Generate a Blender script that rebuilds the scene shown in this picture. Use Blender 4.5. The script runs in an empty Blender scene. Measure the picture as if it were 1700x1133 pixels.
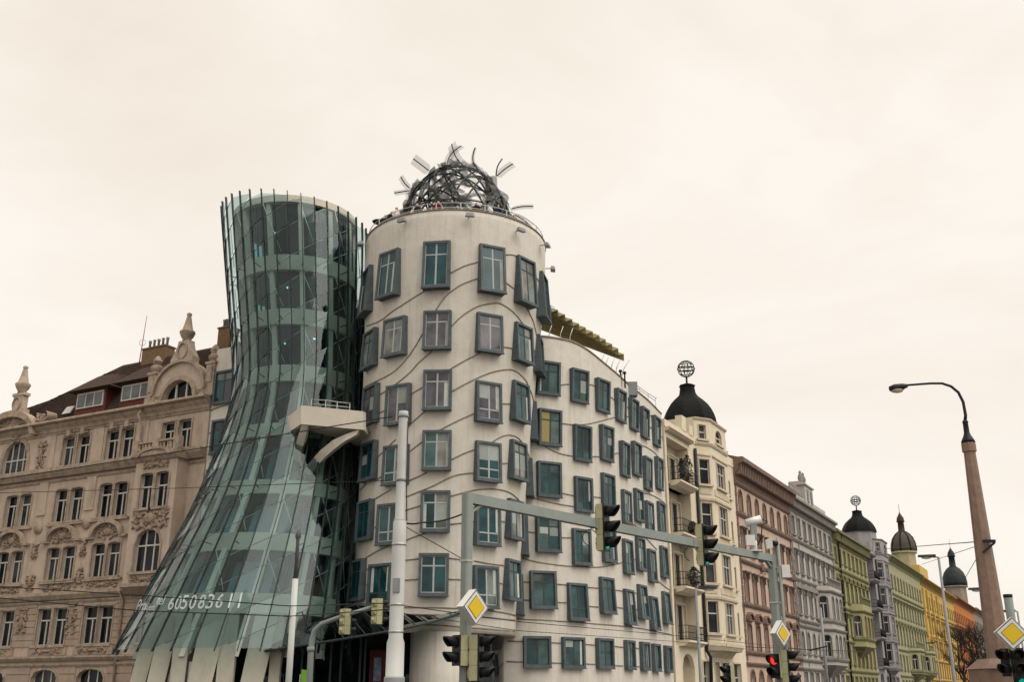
import bpy, bmesh, math, random
from mathutils import Vector, Matrix, noise
random.seed(11)
S = bpy.context.scene
COL = S.collection
R = math.radians
# ------------------------------------------------------------------ camera
EYE = 1.65
F, TH = 1730.0, R(18.8)
sT, cT = math.sin(TH), math.cos(TH)
cam = bpy.data.cameras.new('camera'); camo = bpy.data.objects.new('camera', cam); COL.objects.link(camo)
camo.location = (0, 0, EYE); camo.rotation_euler = (R(90) + TH, 0, 0)
cam.sensor_width = 36; cam.lens = 36 * F / 1700; cam.clip_end = 6000; cam.clip_start = .1
S.camera = camo
# ------------------------------------------------------------------ overcast sky
W = bpy.data.worlds.new('World'); S.world = W; W.use_nodes = True
nt = W.node_tree; nt.nodes.clear()
SUN_AZ, SUN_EL = 126, 57
def N(t, **k):
    n = nt.nodes.new(t)
    for a, b in k.items(): setattr(n, a, b)
    return n
sky = N('ShaderNodeTexSky', sky_type='NISHITA'); sky.sun_disc = False
sky.sun_elevation = R(SUN_EL); sky.sun_rotation = R(SUN_AZ)
b1 = N('ShaderNodeBackground'); b1.inputs[1].default_value = .1
nt.links.new(sky.outputs[0], b1.inputs[0])
tc = N('ShaderNodeTexCoord'); mp = N('ShaderNodeMapping'); mp.inputs['Scale'].default_value = (1.0, 1.0, 2.2)
mp.inputs['Rotation'].default_value = (.12, .2, .4)
nt.links.new(tc.outputs['Generated'], mp.inputs[0]); mp.inputs['Location'].default_value = (14.8, 5.2, 8.4)
nz = N('ShaderNodeTexNoise'); nz.inputs['Scale'].default_value = 1.7; nz.inputs['Detail'].default_value = 6; nz.inputs['Roughness'].default_value = .55
nz.inputs['Distortion'].default_value = .4
nt.links.new(mp.outputs[0], nz.inputs['Vector'])
cr = N('ShaderNodeValToRGB')
cr.color_ramp.elements[0].position = .27; cr.color_ramp.elements[0].color = (.79, .70, .595, 1)
cr.color_ramp.elements[1].position = .56; cr.color_ramp.elements[1].color = (.935, .868, .785, 1)
nt.links.new(nz.outputs['Fac'], cr.inputs[0])
b2 = N('ShaderNodeBackground'); b2.inputs[1].default_value = 1.0
nt.links.new(cr.outputs[0], b2.inputs[0])
mx = N('ShaderNodeMixShader'); mx.inputs[0].default_value = .95
nt.links.new(b1.outputs[0], mx.inputs[1]); nt.links.new(b2.outputs[0], mx.inputs[2])
wo = N('ShaderNodeOutputWorld'); nt.links.new(mx.outputs[0], wo.inputs[0])
# ------------------------------------------------------------------ soft sun through cloud
sl = bpy.data.lights.new('sun', 'SUN'); so = bpy.data.objects.new('sun', sl); COL.objects.link(so)
sl.energy = 2.4; sl.angle = R(68); sl.color = (1, .94, .85)
sd = Vector((math.sin(R(SUN_AZ)) * math.cos(R(SUN_EL)), math.cos(R(SUN_AZ)) * math.cos(R(SUN_EL)), math.sin(R(SUN_EL))))
so.rotation_euler = sd.to_track_quat('Z', 'Y').to_euler(); so.location = sd * 200
S.view_settings.view_transform = 'Standard'; S.view_settings.look = 'None'
S.view_settings.exposure = .15; S.view_settings.gamma = 1; S.view_settings.use_curve_mapping = False
S.render.engine = 'CYCLES'
S.cycles.transparent_max_bounces = 24; S.cycles.max_bounces = 7; S.cycles.glossy_bounces = 3; S.cycles.diffuse_bounces = 2
S.cycles.caustics_reflective = False; S.cycles.caustics_refractive = False

# ------------------------------------------------------------------ pixel -> direction helpers
def ray(x, y):
    v = 566.5 - y
    f = F * cT - v * sT
    return (x - 850) / f, (F * sT + v * cT) / f
def at(x, y, Y):
    a, e = ray(x, y)
    return Vector((a * Y, Y, EYE + e * Y))
def on_plane(x, y, P, d):
    a, e = ray(x, y)
    t = (a * P[1] - P[0]) / (d[0] - a * d[1])
    Y = P[1] + t * d[1]
    return t, EYE + e * Y

# ------------------------------------------------------------------ mesh helpers
ORG = {}
def worg(o):
    return ORG.get(o, Vector((0, 0, 0)))
_SPH = None
class MB:
    def __init__(s): s.v = []; s.f = []; s.m = []; s.sm = []
    def add(s, vs, fs, mi=0, smooth=False):
        k = len(s.v); s.v += [Vector(p) for p in vs]
        for f in fs:
            s.f.append([k + i for i in f]); s.m.append(mi); s.sm.append(smooth)
        return s
    def quad(s, a, b, c, d, mi=0): return s.add([a, b, c, d], [(0, 1, 2, 3)], mi)
    def hexa(s, p, mi=0):      # p: 4 bottom, 4 top (same order)
        return s.add(p, [(3, 2, 1, 0), (4, 5, 6, 7), (0, 1, 5, 4), (1, 2, 6, 5), (2, 3, 7, 6), (3, 0, 4, 7)], mi)
    def box(s, x0, x1, y0, y1, z0, z1, mi=0):
        return s.hexa([(x0, y0, z0), (x1, y0, z0), (x1, y1, z0), (x0, y1, z0), (x0, y0, z1), (x1, y0, z1), (x1, y1, z1), (x0, y1, z1)], mi)
    def bar(s, a, b, w, h, up=(0, 0, 1), mi=0):
        a = Vector(a); b = Vector(b); d = (b - a).normalized(); u = Vector(up)
        sd = d.cross(u)
        if sd.length < 1e-4: sd = d.cross(Vector((1, 0, 0)))
        sd.normalize(); u = sd.cross(d).normalized()
        p = []
        for e in (a, b):
            p += [e - sd * w / 2 - u * h / 2, e + sd * w / 2 - u * h / 2, e + sd * w / 2 + u * h / 2, e - sd * w / 2 + u * h / 2]
        return s.hexa(p, mi)
    def tube(s, pts, r, n=8, mi=0, cap=True, smooth=True):
        pts = [Vector(p) for p in pts]; L = len(pts)
        rs = r if isinstance(r, (list, tuple)) else [r] * L
        k = len(s.v); prev = None
        for i, p in enumerate(pts):
            d = (pts[min(i + 1, L - 1)] - pts[max(i - 1, 0)])
            d = d.normalized() if d.length > 1e-9 else Vector((0, 0, 1))
            if prev is None:
                a = d.orthogonal().normalized()
            else:
                a = prev - d * prev.dot(d)
                a = a.normalized() if a.length > 1e-6 else d.orthogonal().normalized()
            prev = a; b = d.cross(a)
            for j in range(n):
                t = 2 * math.pi * j / n
                s.v.append(p + (a * math.cos(t) + b * math.sin(t)) * rs[i])
        for i in range(L - 1):
            for j in range(n):
                s.f.append([k + i * n + j, k + i * n + (j + 1) % n, k + (i + 1) * n + (j + 1) % n, k + (i + 1) * n + j]); s.m.append(mi); s.sm.append(smooth)
        if cap:
            s.f.append([k + j for j in range(n)][::-1]); s.m.append(mi); s.sm.append(False)
            s.f.append([k + (L - 1) * n + j for j in range(n)]); s.m.append(mi); s.sm.append(False)
        return s
    def lathe(s, prof, c, n=16, mi=0, smooth=True, sx=1, sy=1, rot=0):
        k = len(s.v); c = Vector(c); L = len(prof)
        for r, z in prof:
            for j in range(n):
                t = 2 * math.pi * j / n + rot
                s.v.append(c + Vector((r * sx * math.cos(t), r * sy * math.sin(t), z)))
        for i in range(L - 1):
            for j in range(n):
                s.f.append([k + i * n + j, k + i * n + (j + 1) % n, k + (i + 1) * n + (j + 1) % n, k + (i + 1) * n + j]); s.m.append(mi); s.sm.append(smooth)
        s.f.append([k + j for j in range(n)][::-1]); s.m.append(mi); s.sm.append(False)
        s.f.append([k + (L - 1) * n + j for j in range(n)]); s.m.append(mi); s.sm.append(False)
        return s
    def blob(s, c, ax, mi=0):   # low ellipsoid; ax = three half-axis vectors
        c = Vector(c); vs = []; fs = []; n = 7; m = 4
        for i in range(m + 1):
            t = math.pi * i / m
            for j in range(n):
                p = 2 * math.pi * j / n
                vs.append(c + ax[0] * math.sin(t) * math.cos(p) + ax[1] * math.sin(t) * math.sin(p) + ax[2] * math.cos(t))
        for i in range(m):
            for j in range(n):
                fs.append((i * n + j, (i + 1) * n + j, (i + 1) * n + (j + 1) % n, i * n + (j + 1) % n))
        return s.add(vs, fs, mi, False)
    def mesh(s, name, mats, org=(0, 0, 0), recalc=True):
        me = bpy.data.meshes.new(name); o = Vector(org)
        me.from_pydata([v - o for v in s.v], [], s.f)
        for m in (mats if isinstance(mats, (list, tuple)) else [mats]): me.materials.append(m)
        me.polygons.foreach_set('material_index', s.m); me.polygons.foreach_set('use_smooth', s.sm)
        if recalc:
            bm = bmesh.new(); bm.from_mesh(me); bmesh.ops.recalc_face_normals(bm, faces=bm.faces); bm.to_mesh(me); bm.free()
        me.update(); return me
    def build(s, name, mats, parent=None, recalc=True):
        org = worg(parent) if parent else Vector((0, 0, 0))
        me = s.mesh(name, mats, org, recalc)
        o = bpy.data.objects.new(name, me); COL.objects.link(o)
        if parent: o.parent = parent; ORG[o] = org
        return o
def tag(o, label, cat, group=None, kind=None):
    if label: o['label'] = label
    if cat: o['category'] = cat
    if group: o['group'] = group
    if kind: o['kind'] = kind
    return o
def thing(name, label, cat, loc=(0, 0, 0), group=None):
    o = bpy.data.objects.new(name, None); COL.objects.link(o); o.location = loc; o.empty_display_size = .3
    ORG[o] = Vector(loc); return tag(o, label, cat, group)
def place(name, me, parent, world, rz=0, rx=0):
    o = bpy.data.objects.new(name, me); COL.objects.link(o); o.parent = parent
    o.location = Vector(world) - worg(parent); o.rotation_euler = (rx, 0, rz); return o
def sub(name, me, parent):
    o = bpy.data.objects.new(name, me); COL.objects.link(o); o.parent = parent; return o

# ------------------------------------------------------------------ procedural materials
def mat(name, col, rough=.8, var=.12, scale=1.5, bump=0, bscale=12, stain=0, metal=0, spec=.18, streak=(.7, .7, .12), stcol=None, rnd=0, tiles=None, coat=0):
    m = bpy.data.materials.new(name); m.use_nodes = True; t = m.node_tree; L = t.links.new
    b = t.nodes['Principled BSDF']; b.inputs['Roughness'].default_value = rough; b.inputs['Metallic'].default_value = metal
    b.inputs['Specular IOR Level'].default_value = spec
    if coat: b.inputs['Coat Weight'].default_value = coat
    g = t.nodes.new('ShaderNodeNewGeometry')
    n = t.nodes.new('ShaderNodeTexNoise'); n.inputs['Scale'].default_value = scale; n.inputs['Detail'].default_value = 7; n.inputs['Roughness'].default_value = .62
    L(g.outputs['Position'], n.inputs['Vector'])
    c = t.nodes.new('ShaderNodeValToRGB'); e = c.color_ramp.elements
    e[0].position = .28; e[1].position = .72
    e[0].color = tuple(max(0, x * (1 - var)) for x in col) + (1,); e[1].color = tuple(min(1, x * (1 + var)) for x in col) + (1,)
    L(n.outputs['Fac'], c.inputs[0]); out = c.outputs[0]
    if stain:
        mp = t.nodes.new('ShaderNodeMapping'); mp.inputs['Scale'].default_value = streak
        L(g.outputs['Position'], mp.inputs[0])
        n2 = t.nodes.new('ShaderNodeTexNoise'); n2.inputs['Scale'].default_value = 1.6; n2.inputs['Detail'].default_value = 8; n2.inputs['Roughness'].default_value = .68
        L(mp.outputs[0], n2.inputs['Vector'])
        r2 = t.nodes.new('ShaderNodeValToRGB'); r2.color_ramp.elements[0].position = .5; r2.color_ramp.elements[1].position = .75
        r2.color_ramp.elements[0].color = (0, 0, 0, 1); r2.color_ramp.elements[1].color = (stain, stain, stain, 1)
        L(n2.outputs['Fac'], r2.inputs[0])
        mxn = t.nodes.new('ShaderNodeMix'); mxn.data_type = 'RGBA'
        L(r2.outputs[0], mxn.inputs['Factor']); L(out, mxn.inputs['A'])
        mxn.inputs['B'].default_value = tuple(stcol or [x * .35 for x in col]) + (1,)
        out = mxn.outputs['Result']
    if rnd:
        oi = t.nodes.new('ShaderNodeObjectInfo'); hv = t.nodes.new('ShaderNodeHueSaturation')
        mr = t.nodes.new('ShaderNodeMapRange'); mr.inputs[3].default_value = 1 - rnd; mr.inputs[4].default_value = 1 + rnd
        L(oi.outputs['Random'], mr.inputs[0]); L(mr.outputs[0], hv.inputs['Value']); L(out, hv.inputs['Color']); out = hv.outputs[0]
    L(out, b.inputs['Base Color'])
    hgt = None
    if tiles:
        sp = t.nodes.new('ShaderNodeSeparateXYZ'); L(g.outputs['Position'], sp.inputs[0])
        br = t.nodes.new('ShaderNodeMath'); br.operation = 'MULTIPLY'; br.inputs[1].default_value = tiles; L(sp.outputs[2], br.inputs[0])
        fr = t.nodes.new('ShaderNodeMath'); fr.operation = 'FRACT'; L(br.outputs[0], fr.inputs[0]); hgt = fr.outputs[0]
    if bump or hgt:
        n3 = t.nodes.new('ShaderNodeTexNoise'); n3.inputs['Scale'].default_value = bscale; n3.inputs['Detail'].default_value = 6
        L(g.outputs['Position'], n3.inputs['Vector'])
        h = n3.outputs['Fac']
        if hgt:
            ad = t.nodes.new('ShaderNodeMath'); ad.operation = 'ADD'; L(hgt, ad.inputs[0]); L(h, ad.inputs[1]); h = ad.outputs[0]
        bp = t.nodes.new('ShaderNodeBump'); bp.inputs['Strength'].default_value = bump or .5; bp.inputs['Distance'].default_value = .03 if not tiles else .08
        L(h, bp.inputs['Height']); L(bp.outputs[0], b.inputs['Normal'])
    return m
def pane_mat(name, cols, rough=.04, spec=.34, warp=.04):
    # opaque window glass over a dim room: colour varies from pane to pane
    m = bpy.data.materials.new(name); m.use_nodes = True; t = m.node_tree; L = t.links.new
    b = t.nodes['Principled BSDF']; b.inputs['Roughness'].default_value = rough; b.inputs['IOR'].default_value = 1.55; b.inputs['Specular IOR Level'].default_value = spec
    oi = t.nodes.new('ShaderNodeObjectInfo'); c = t.nodes.new('ShaderNodeValToRGB'); c.color_ramp.interpolation = 'CONSTANT'
    el = c.color_ramp.elements
    while len(el) < len(cols): el.new(.5)
    for i, q in enumerate(cols): el[i].position = i / len(cols); el[i].color = q + (1,)
    L(oi.outputs['Random'], c.inputs[0])
    g = t.nodes.new('ShaderNodeNewGeometry'); n = t.nodes.new('ShaderNodeTexNoise'); n.inputs['Scale'].default_value = 1.1; n.inputs['Detail'].default_value = 3
    L(g.outputs['Position'], n.inputs['Vector'])
    r2 = t.nodes.new('ShaderNodeValToRGB'); r2.color_ramp.elements[0].position = .35; r2.color_ramp.elements[1].position = .6
    r2.color_ramp.elements[0].color = (.45, .45, .45, 1); r2.color_ramp.elements[1].color = (1.15, 1.15, 1.15, 1)
    L(n.outputs['Fac'], r2.inputs[0])
    mu = t.nodes.new('ShaderNodeMix'); mu.data_type = 'RGBA'; mu.blend_type = 'MULTIPLY'; mu.inputs['Factor'].default_value = 1
    L(c.outputs[0], mu.inputs['A']); L(r2.outputs[0], mu.inputs['B']); L(mu.outputs['Result'], b.inputs['Base Color'])
    n4 = t.nodes.new('ShaderNodeTexNoise'); n4.inputs['Scale'].default_value = .8; L(g.outputs['Position'], n4.inputs['Vector'])
    bp = t.nodes.new('ShaderNodeBump'); bp.inputs['Strength'].default_value = warp; bp.inputs['Distance'].default_value = .3
    L(n4.outputs['Fac'], bp.inputs['Height']); L(bp.outputs[0], b.inputs['Normal'])
    return m
def clear_glass(name, tint, refl=1.45, rnd=.06, vary=False):
    m = bpy.data.materials.new(name); m.use_nodes = True; t = m.node_tree; L = t.links.new; t.nodes.clear()
    tr = t.nodes.new('ShaderNodeBsdfTransparent'); gl = t.nodes.new('ShaderNodeBsdfGlossy'); gl.inputs['Roughness'].default_value = .03
    gl.inputs['Color'].default_value = (.82, .91, .92, 1)
    oi = t.nodes.new('ShaderNodeObjectInfo'); hv = t.nodes.new('ShaderNodeHueSaturation'); hv.inputs['Color'].default_value = tint + (1,)
    mr = t.nodes.new('ShaderNodeMapRange'); mr.inputs[3].default_value = 1 - rnd; mr.inputs[4].default_value = 1 + rnd
    L(oi.outputs['Random'], mr.inputs[0]); L(mr.outputs[0], hv.inputs['Value']); L(hv.outputs[0], tr.inputs['Color'])
    fr = t.nodes.new('ShaderNodeFresnel'); fr.inputs['IOR'].default_value = refl
    ge = t.nodes.new('ShaderNodeNewGeometry'); iv = t.nodes.new('ShaderNodeMath'); iv.operation = 'SUBTRACT'; iv.inputs[0].default_value = 1; L(ge.outputs['Backfacing'], iv.inputs[1])
    mu = t.nodes.new('ShaderNodeMath'); mu.operation = 'MULTIPLY'; L(fr.outputs[0], mu.inputs[0]); L(iv.outputs[0], mu.inputs[1])
    if vary:
        m3 = t.nodes.new('ShaderNodeMapRange'); m3.inputs[3].default_value = .85; m3.inputs[4].default_value = 1.25; L(oi.outputs['Random'], m3.inputs[0])
        m4 = t.nodes.new('ShaderNodeMath'); m4.operation = 'MULTIPLY'; m4.use_clamp = True; L(mu.outputs[0], m4.inputs[0]); L(m3.outputs[0], m4.inputs[1]); mu = m4
    mxs = t.nodes.new('ShaderNodeMixShader'); L(mu.outputs[0], mxs.inputs[0]); L(tr.outputs[0], mxs.inputs[1]); L(gl.outputs[0], mxs.inputs[2])
    o = t.nodes.new('ShaderNodeOutputMaterial'); L(mxs.outputs[0], o.inputs[0]); return m
def net_mat(name, col, dens):
    m = bpy.data.materials.new(name); m.use_nodes = True; t = m.node_tree; L = t.links.new
    b = t.nodes['Principled BSDF']; b.inputs['Base Color'].default_value = col + (1,); b.inputs['Roughness'].default_value = .5; b.inputs['Metallic'].default_value = .3
    tr = t.nodes.new('ShaderNodeBsdfTransparent'); mxs = t.nodes.new('ShaderNodeMixShader'); mxs.inputs[0].default_value = dens
    o = t.nodes['Material Output']; L(tr.outputs[0], mxs.inputs[1]); L(b.outputs[0], mxs.inputs[2]); L(mxs.outputs[0], o.inputs[0]); return m
def emit(name, col, s):
    m = bpy.data.materials.new(name); m.use_nodes = True; b = m.node_tree.nodes['Principled BSDF']
    b.inputs['Base Color'].default_value = col + (1,); b.inputs['Emission Color'].default_value = col + (1,); b.inputs['Emission Strength'].default_value = s; return m

M = {}
M['render'] = mat('cream_render', (.605, .57, .508), .9, .075, 1.8, .4, 6, .6, stcol=(.40, .355, .285), streak=(2.6, 2.6, .13))
M['mould'] = mat('shadow_toned_moulding', (.25, .212, .168), .9, .2, 3)  # same concrete as the wall; the shadow line is put into this darker colour
M['surround'] = mat('painted_steel_surround', (.078, .099, .108), .6, .25, 3.0, .1, 20, .4, stcol=(.17, .18, .18))
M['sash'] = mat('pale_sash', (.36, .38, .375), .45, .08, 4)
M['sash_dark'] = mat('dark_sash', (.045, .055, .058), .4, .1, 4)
M['pane'] = pane_mat('office_pane', [(.004, .04, .052), (.009, .062, .072), (.075, .125, .122), (.006, .048, .06), (.045, .045, .062), (.014, .08, .088), (.13, .165, .155), (.005, .03, .04), (.06, .058, .075)])
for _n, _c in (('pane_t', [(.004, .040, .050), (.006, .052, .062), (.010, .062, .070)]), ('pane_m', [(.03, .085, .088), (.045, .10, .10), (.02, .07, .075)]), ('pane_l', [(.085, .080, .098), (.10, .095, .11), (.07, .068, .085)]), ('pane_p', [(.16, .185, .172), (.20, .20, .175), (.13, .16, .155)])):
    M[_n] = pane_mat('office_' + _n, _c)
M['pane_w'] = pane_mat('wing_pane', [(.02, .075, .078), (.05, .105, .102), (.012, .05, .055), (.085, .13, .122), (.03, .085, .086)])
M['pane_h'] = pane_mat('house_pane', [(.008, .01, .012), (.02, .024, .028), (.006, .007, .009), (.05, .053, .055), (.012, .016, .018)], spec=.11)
M['pane_lit'] = emit('lit_room_pane', (.22, .175, .05), .22)
M['glass'] = clear_glass('tower_glass', (.70, .795, .80), 1.52, vary=True)
M['glass_in'] = clear_glass('inner_glass', (.15, .34, .38), 1.35)
M['glass_in2'] = clear_glass('inner_glass_clear', (.40, .58, .62), 1.35)
M['brightening_panel'] = mat('pale_brightening_panel', (.50, .58, .59), .8, .2, .8)
M['glass_dark'] = clear_glass('canopy_glass', (.17, .21, .215), 1.5)
M['fin'] = mat('dark_steel_fin', (.032, .042, .043), .42, .15, 3, metal=.35)
M['transom'] = mat('steel_transom', (.25, .29, .29), .4, .12, 3, metal=.4)
M['slab'] = mat('slab_concrete', (.60, .55, .47), .85, .1, .8, .2, 9, .25, stcol=(.36, .32, .26))
M['leg'] = mat('leg_concrete', (.43, .395, .33), .85, .12, .9, .2, 9, .4)
M['floor_in'] = mat('interior_ceiling', (.045, .07, .075), .8, .12, 1)
M['core'] = mat('interior_core', (.025, .062, .068), .7, .3, .6)
M['cable'] = mat('steel_cable', (.55, .56, .55), .4, .05, 4, metal=.5)
M['dark'] = mat('dark_recess', (.02, .022, .024), .5, .3, 1)
M['darkglass'] = pane_mat('shop_glass', [(.004, .006, .007), (.008, .013, .015)], spec=.22)
M['steel'] = mat('galvanised_rail', (.42, .43, .42), .4, .1, 5, metal=.6)
M['net'] = net_mat('wire_cloth', (.035, .037, .037), .62)
M['net2'] = net_mat('wire_cloth_sparse', (.17, .175, .17), .36)
M['black'] = mat('black_plastic', (.014, .015, .017), .4, .2, 8)
M['olive'] = mat('olive_housing', (.37, .355, .215), .55, .12, 5, stain=.3)
M['mast'] = mat('grey_green_mast', (.235, .265, .245), .5, .1, 3, .05, 20, .22, stcol=(.17, .18, .16))
M['whitepole'] = mat('white_pole_paint', (.50, .51, .49), .45, .06, 2, .05, 15, .25, stcol=(.36, .36, .33))
M['greypole'] = mat('grey_pole_paint', (.23, .24, .25), .5, .1, 3)
M['column'] = mat('brown_concrete_column', (.235, .16, .125), .9, .18, 6, .4, 40, .25)
M['sign_w'] = mat('sign_white', (.62, .62, .60), .4, .04, 3, spec=.5)
M['sign_y'] = mat('sign_yellow', (.66, .46, .03), .4, .04, 3)
M['sign_k'] = mat('sign_black', (.02, .02, .02), .4, .05, 3)
M['wire'] = mat('overhead_wire', (.014, .014, .014), .5, .1, 5)
M['blind'] = mat('roller_blind', (.30, .335, .31), .8, .1, 2, rnd=.25)
M['curtain'] = mat('net_curtain', (.42, .45, .42), .9, .15, 4, rnd=.3)
M['asphalt'] = mat('asphalt', (.05, .05, .052), .9, .25, 4, .4, 60)
M['paving'] = mat('granite_paving', (.19, .185, .175), .9, .15, 3, .3, 30)
M['ground'] = mat('ground', (.16, .155, .145), .95, .2, .3)
M['paint'] = mat('road_paint', (.72, .72, .70), .8, .1, 3)
M['kerb'] = mat('kerb_stone', (.30, .29, .28), .9, .15, 5)
M['canvas'] = mat('tan_canvas', (.22, .18, .085), .8, .12, 1.5, .1, 30)
M['copper'] = mat('dark_dome_metal', (.008, .009, .009), .7, .4, 1.3, .2, 6, .3, stcol=(.016, .018, .017), spec=.1)
M['rust'] = mat('brown_roof_tile', (.068, .045, .036), .9, .25, 4, .6, 14, tiles=3.2)
M['brick'] = mat('chimney_brick', (.20, .13, .075), .9, .4, 9, .4, 12, tiles=4)
M['redwood'] = mat('oxblood_boarding', (.10, .03, .022), .7, .2, 3)
M['greenl'] = emit('signal_green', (.0, .34, .20), .8)
M['redl'] = emit('signal_red', (1.0, .035, .03), 1.2)
M['lens'] = mat('signal_lens_off', (.03, .02, .02), .2, .1, 4)
M['lamp'] = emit('downlight', (1, .93, .78), 4)
# ================================================================== GROUND
def sheet(name, pts, z, m, kind='structure', th=None):
    mb = MB()
    if th:
        n = len(pts); mb.add([(x, y, 0.0) for x, y in pts] + [(x, y, th) for x, y in pts], [list(range(n))[::-1], list(range(n, 2 * n))] + [(i, (i + 1) % n, n + (i + 1) % n, n + i) for i in range(n)])
    else: mb.add([(x, y, z) for x, y in pts], [list(range(len(pts)))])
    o = mb.build(name, m); o['kind'] = kind; return o
sheet('ground', [(-1500, -1500), (1500, -1500), (1500, 2500), (-1500, 2500)], 0, M['ground'])
UR = (math.sin(R(28.3)), math.cos(R(28.3))); NR = (UR[1], -UR[0]); PR = (10.6, 70.8)
UL = (-math.sin(R(61.7)), math.cos(R(61.7))); NL = (-UL[1], UL[0]); PL = (-18.65, 62.2)
def rp(u, n): return (PR[0] + UR[0] * u + NR[0] * n, PR[1] + UR[1] * u + NR[1] * n)
def lp(u, n): return (PL[0] + UL[0] * u + NL[0] * n, PL[1] + UL[1] * u + NL[1] * n)
sheet('road', [rp(-120, 4.5), rp(-120, 19), rp(900, 19), rp(900, 4.5)], .004, M['asphalt'])
sheet('side_road', [lp(140, 4), lp(140, 17), lp(-26, 17), lp(-26, 4)], .008, M['asphalt'])
sheet('pavement', [rp(-3, 3.7), rp(900, 3.7), rp(900, .15), rp(-3, .15)], 0, M['paving'], th=.12)
sheet('kerb', [rp(-3, 4.0), rp(900, 4.0), rp(900, 3.704), rp(-3, 3.704)], 0, M['kerb'], th=.13)
sheet('corner_pavement', [lp(60, 3.6), lp(60, .3), lp(.5, .3), (-8, 61), (0, 58), (8.5, 66.4), rp(-3.2, 3.7), (4, 54), (-6, 46), (-18, 48)], 0, M['paving'], th=.12)
sheet('riverside_pavement', [rp(-120, 30), rp(-120, 19.4), rp(900, 19.4), rp(900, 30)], 0, M['paving'], th=.12)
for k in range(40):
    a, b = rp(-40 + k * 9, 11.6), rp(-36 + k * 9, 11.6)
    mb = MB(); dx, dy = NR[0] * .07, NR[1] * .07
    mb.add([(a[0] - dx, a[1] - dy, .012), (a[0] + dx, a[1] + dy, .012), (b[0] + dx, b[1] + dy, .012), (b[0] - dx, b[1] - dy, .012)], [(0, 1, 2, 3)])
    o = mb.build('lane_marking', M['paint']); o['kind'] = 'structure'

# ================================================================== CURVED CORNER BUILDING
CB = thing('corner_building', 'curving pale office building with a glass tower leaning against a round concrete tower', 'building', (-4, 60, 0))
YA = 58.0
TW = []
for y, xl, xr in [(403, 607.5, 905.5), (470, 606.5, 905), (560, 605, 897.5), (665, 602, 886.5), (748, 599, 880), (834, 595, 873.5), (938, 588, 865), (1029, 583, 857), (1062, 582, 855)]:
    al, ar = math.atan(ray(xl, y)[0]), math.atan(ray(xr, y)[0])
    az = (al + ar) / 2; D = YA / math.cos(az)
    TW.append((EYE + ray(750, y)[1] * (YA - .35), YA * math.tan(az), D * math.sin((ar - al) / 2)))
TW.sort()
ZB, ZT = 4.62, 27.3
def lin(tab, z):
    if z <= tab[0][0]: return tab[0][1:]
    for a, b in zip(tab, tab[1:]):
        if z <= b[0]:
            t = (z - a[0]) / (b[0] - a[0]); return tuple(p + (q - p) * t for p, q in zip(a[1:], b[1:]))
    return tab[-1][1:]
def smooth(tab, z, w=1.3, k=7):
    acc = [lin(tab, z + w * (i / (k - 1) * 2 - 1)) for i in range(k)]
    return tuple(sum(c) / k for c in zip(*acc))
def tsec(z):
    cx, r = smooth(TW, z); return cx, YA, r
def tower_hit(x, y, off=0):
    a, e = ray(x, y); best = None; Y = 50.5
    while Y < 58.3:
        z = EYE + e * Y; cx, cy, r = tsec(z)
        d = math.hypot(a * Y - cx, Y - cy) - r
        if d <= 0: best = (0, Y); break
        if best is None or d < best[0]: best = (d, Y)
        Y += .04
    Y = best[1]; z = EYE + e * Y; cx, cy, r = tsec(z)
    n = Vector((a * Y - cx, Y - cy, 0)).normalized()
    return Vector((cx, cy, z)) + n * (r + off), n
# --- round tower wall
mb = MB(); nz_, na = 60, 112
zs = [ZB + (ZT - ZB) * i / nz_ for i in range(nz_ + 1)]
vs = []; fs = []
for z in zs:
    cx, cy, r = tsec(z)
    for j in range(na):
        t = 2 * math.pi * j / na; vs.append((cx + r * math.cos(t), cy + r * math.sin(t), z))
for i in range(nz_):
    for j in range(na): fs.append((i * na + j, i * na + (j + 1) % na, (i + 1) * na + (j + 1) % na, (i + 1) * na + j))
k = len(vs); cx, cy, r = tsec(ZT)
for rr, z in ((r - .3, ZT), (r - .3, 26.3)):
    for j in range(na):
        t = 2 * math.pi * j / na; vs.append((cx + rr * math.cos(t), cy + rr * math.sin(t), z))
for j in range(na):
    j2 = (j + 1) % na
    fs.append((nz_ * na + j, nz_ * na + j2, k + j2, k + j)); fs.append((k + j, k + j2, k + na + j2, k + na + j))
fs.append([k + na + j for j in range(na)]); fs.append([j for j in range(na)][::-1])
mb.add(vs, fs, 0, True); tower = mb.build('tower_wall', M['render'], CB, recalc=False)
for p in tower.data.polygons:
    if len(p.vertices) > 4: p.use_smooth = False
# --- coping line round the parapet
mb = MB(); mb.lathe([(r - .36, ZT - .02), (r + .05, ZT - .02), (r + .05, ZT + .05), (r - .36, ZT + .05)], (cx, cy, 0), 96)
mb.build('parapet_coping', M['mould'], CB)
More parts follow.
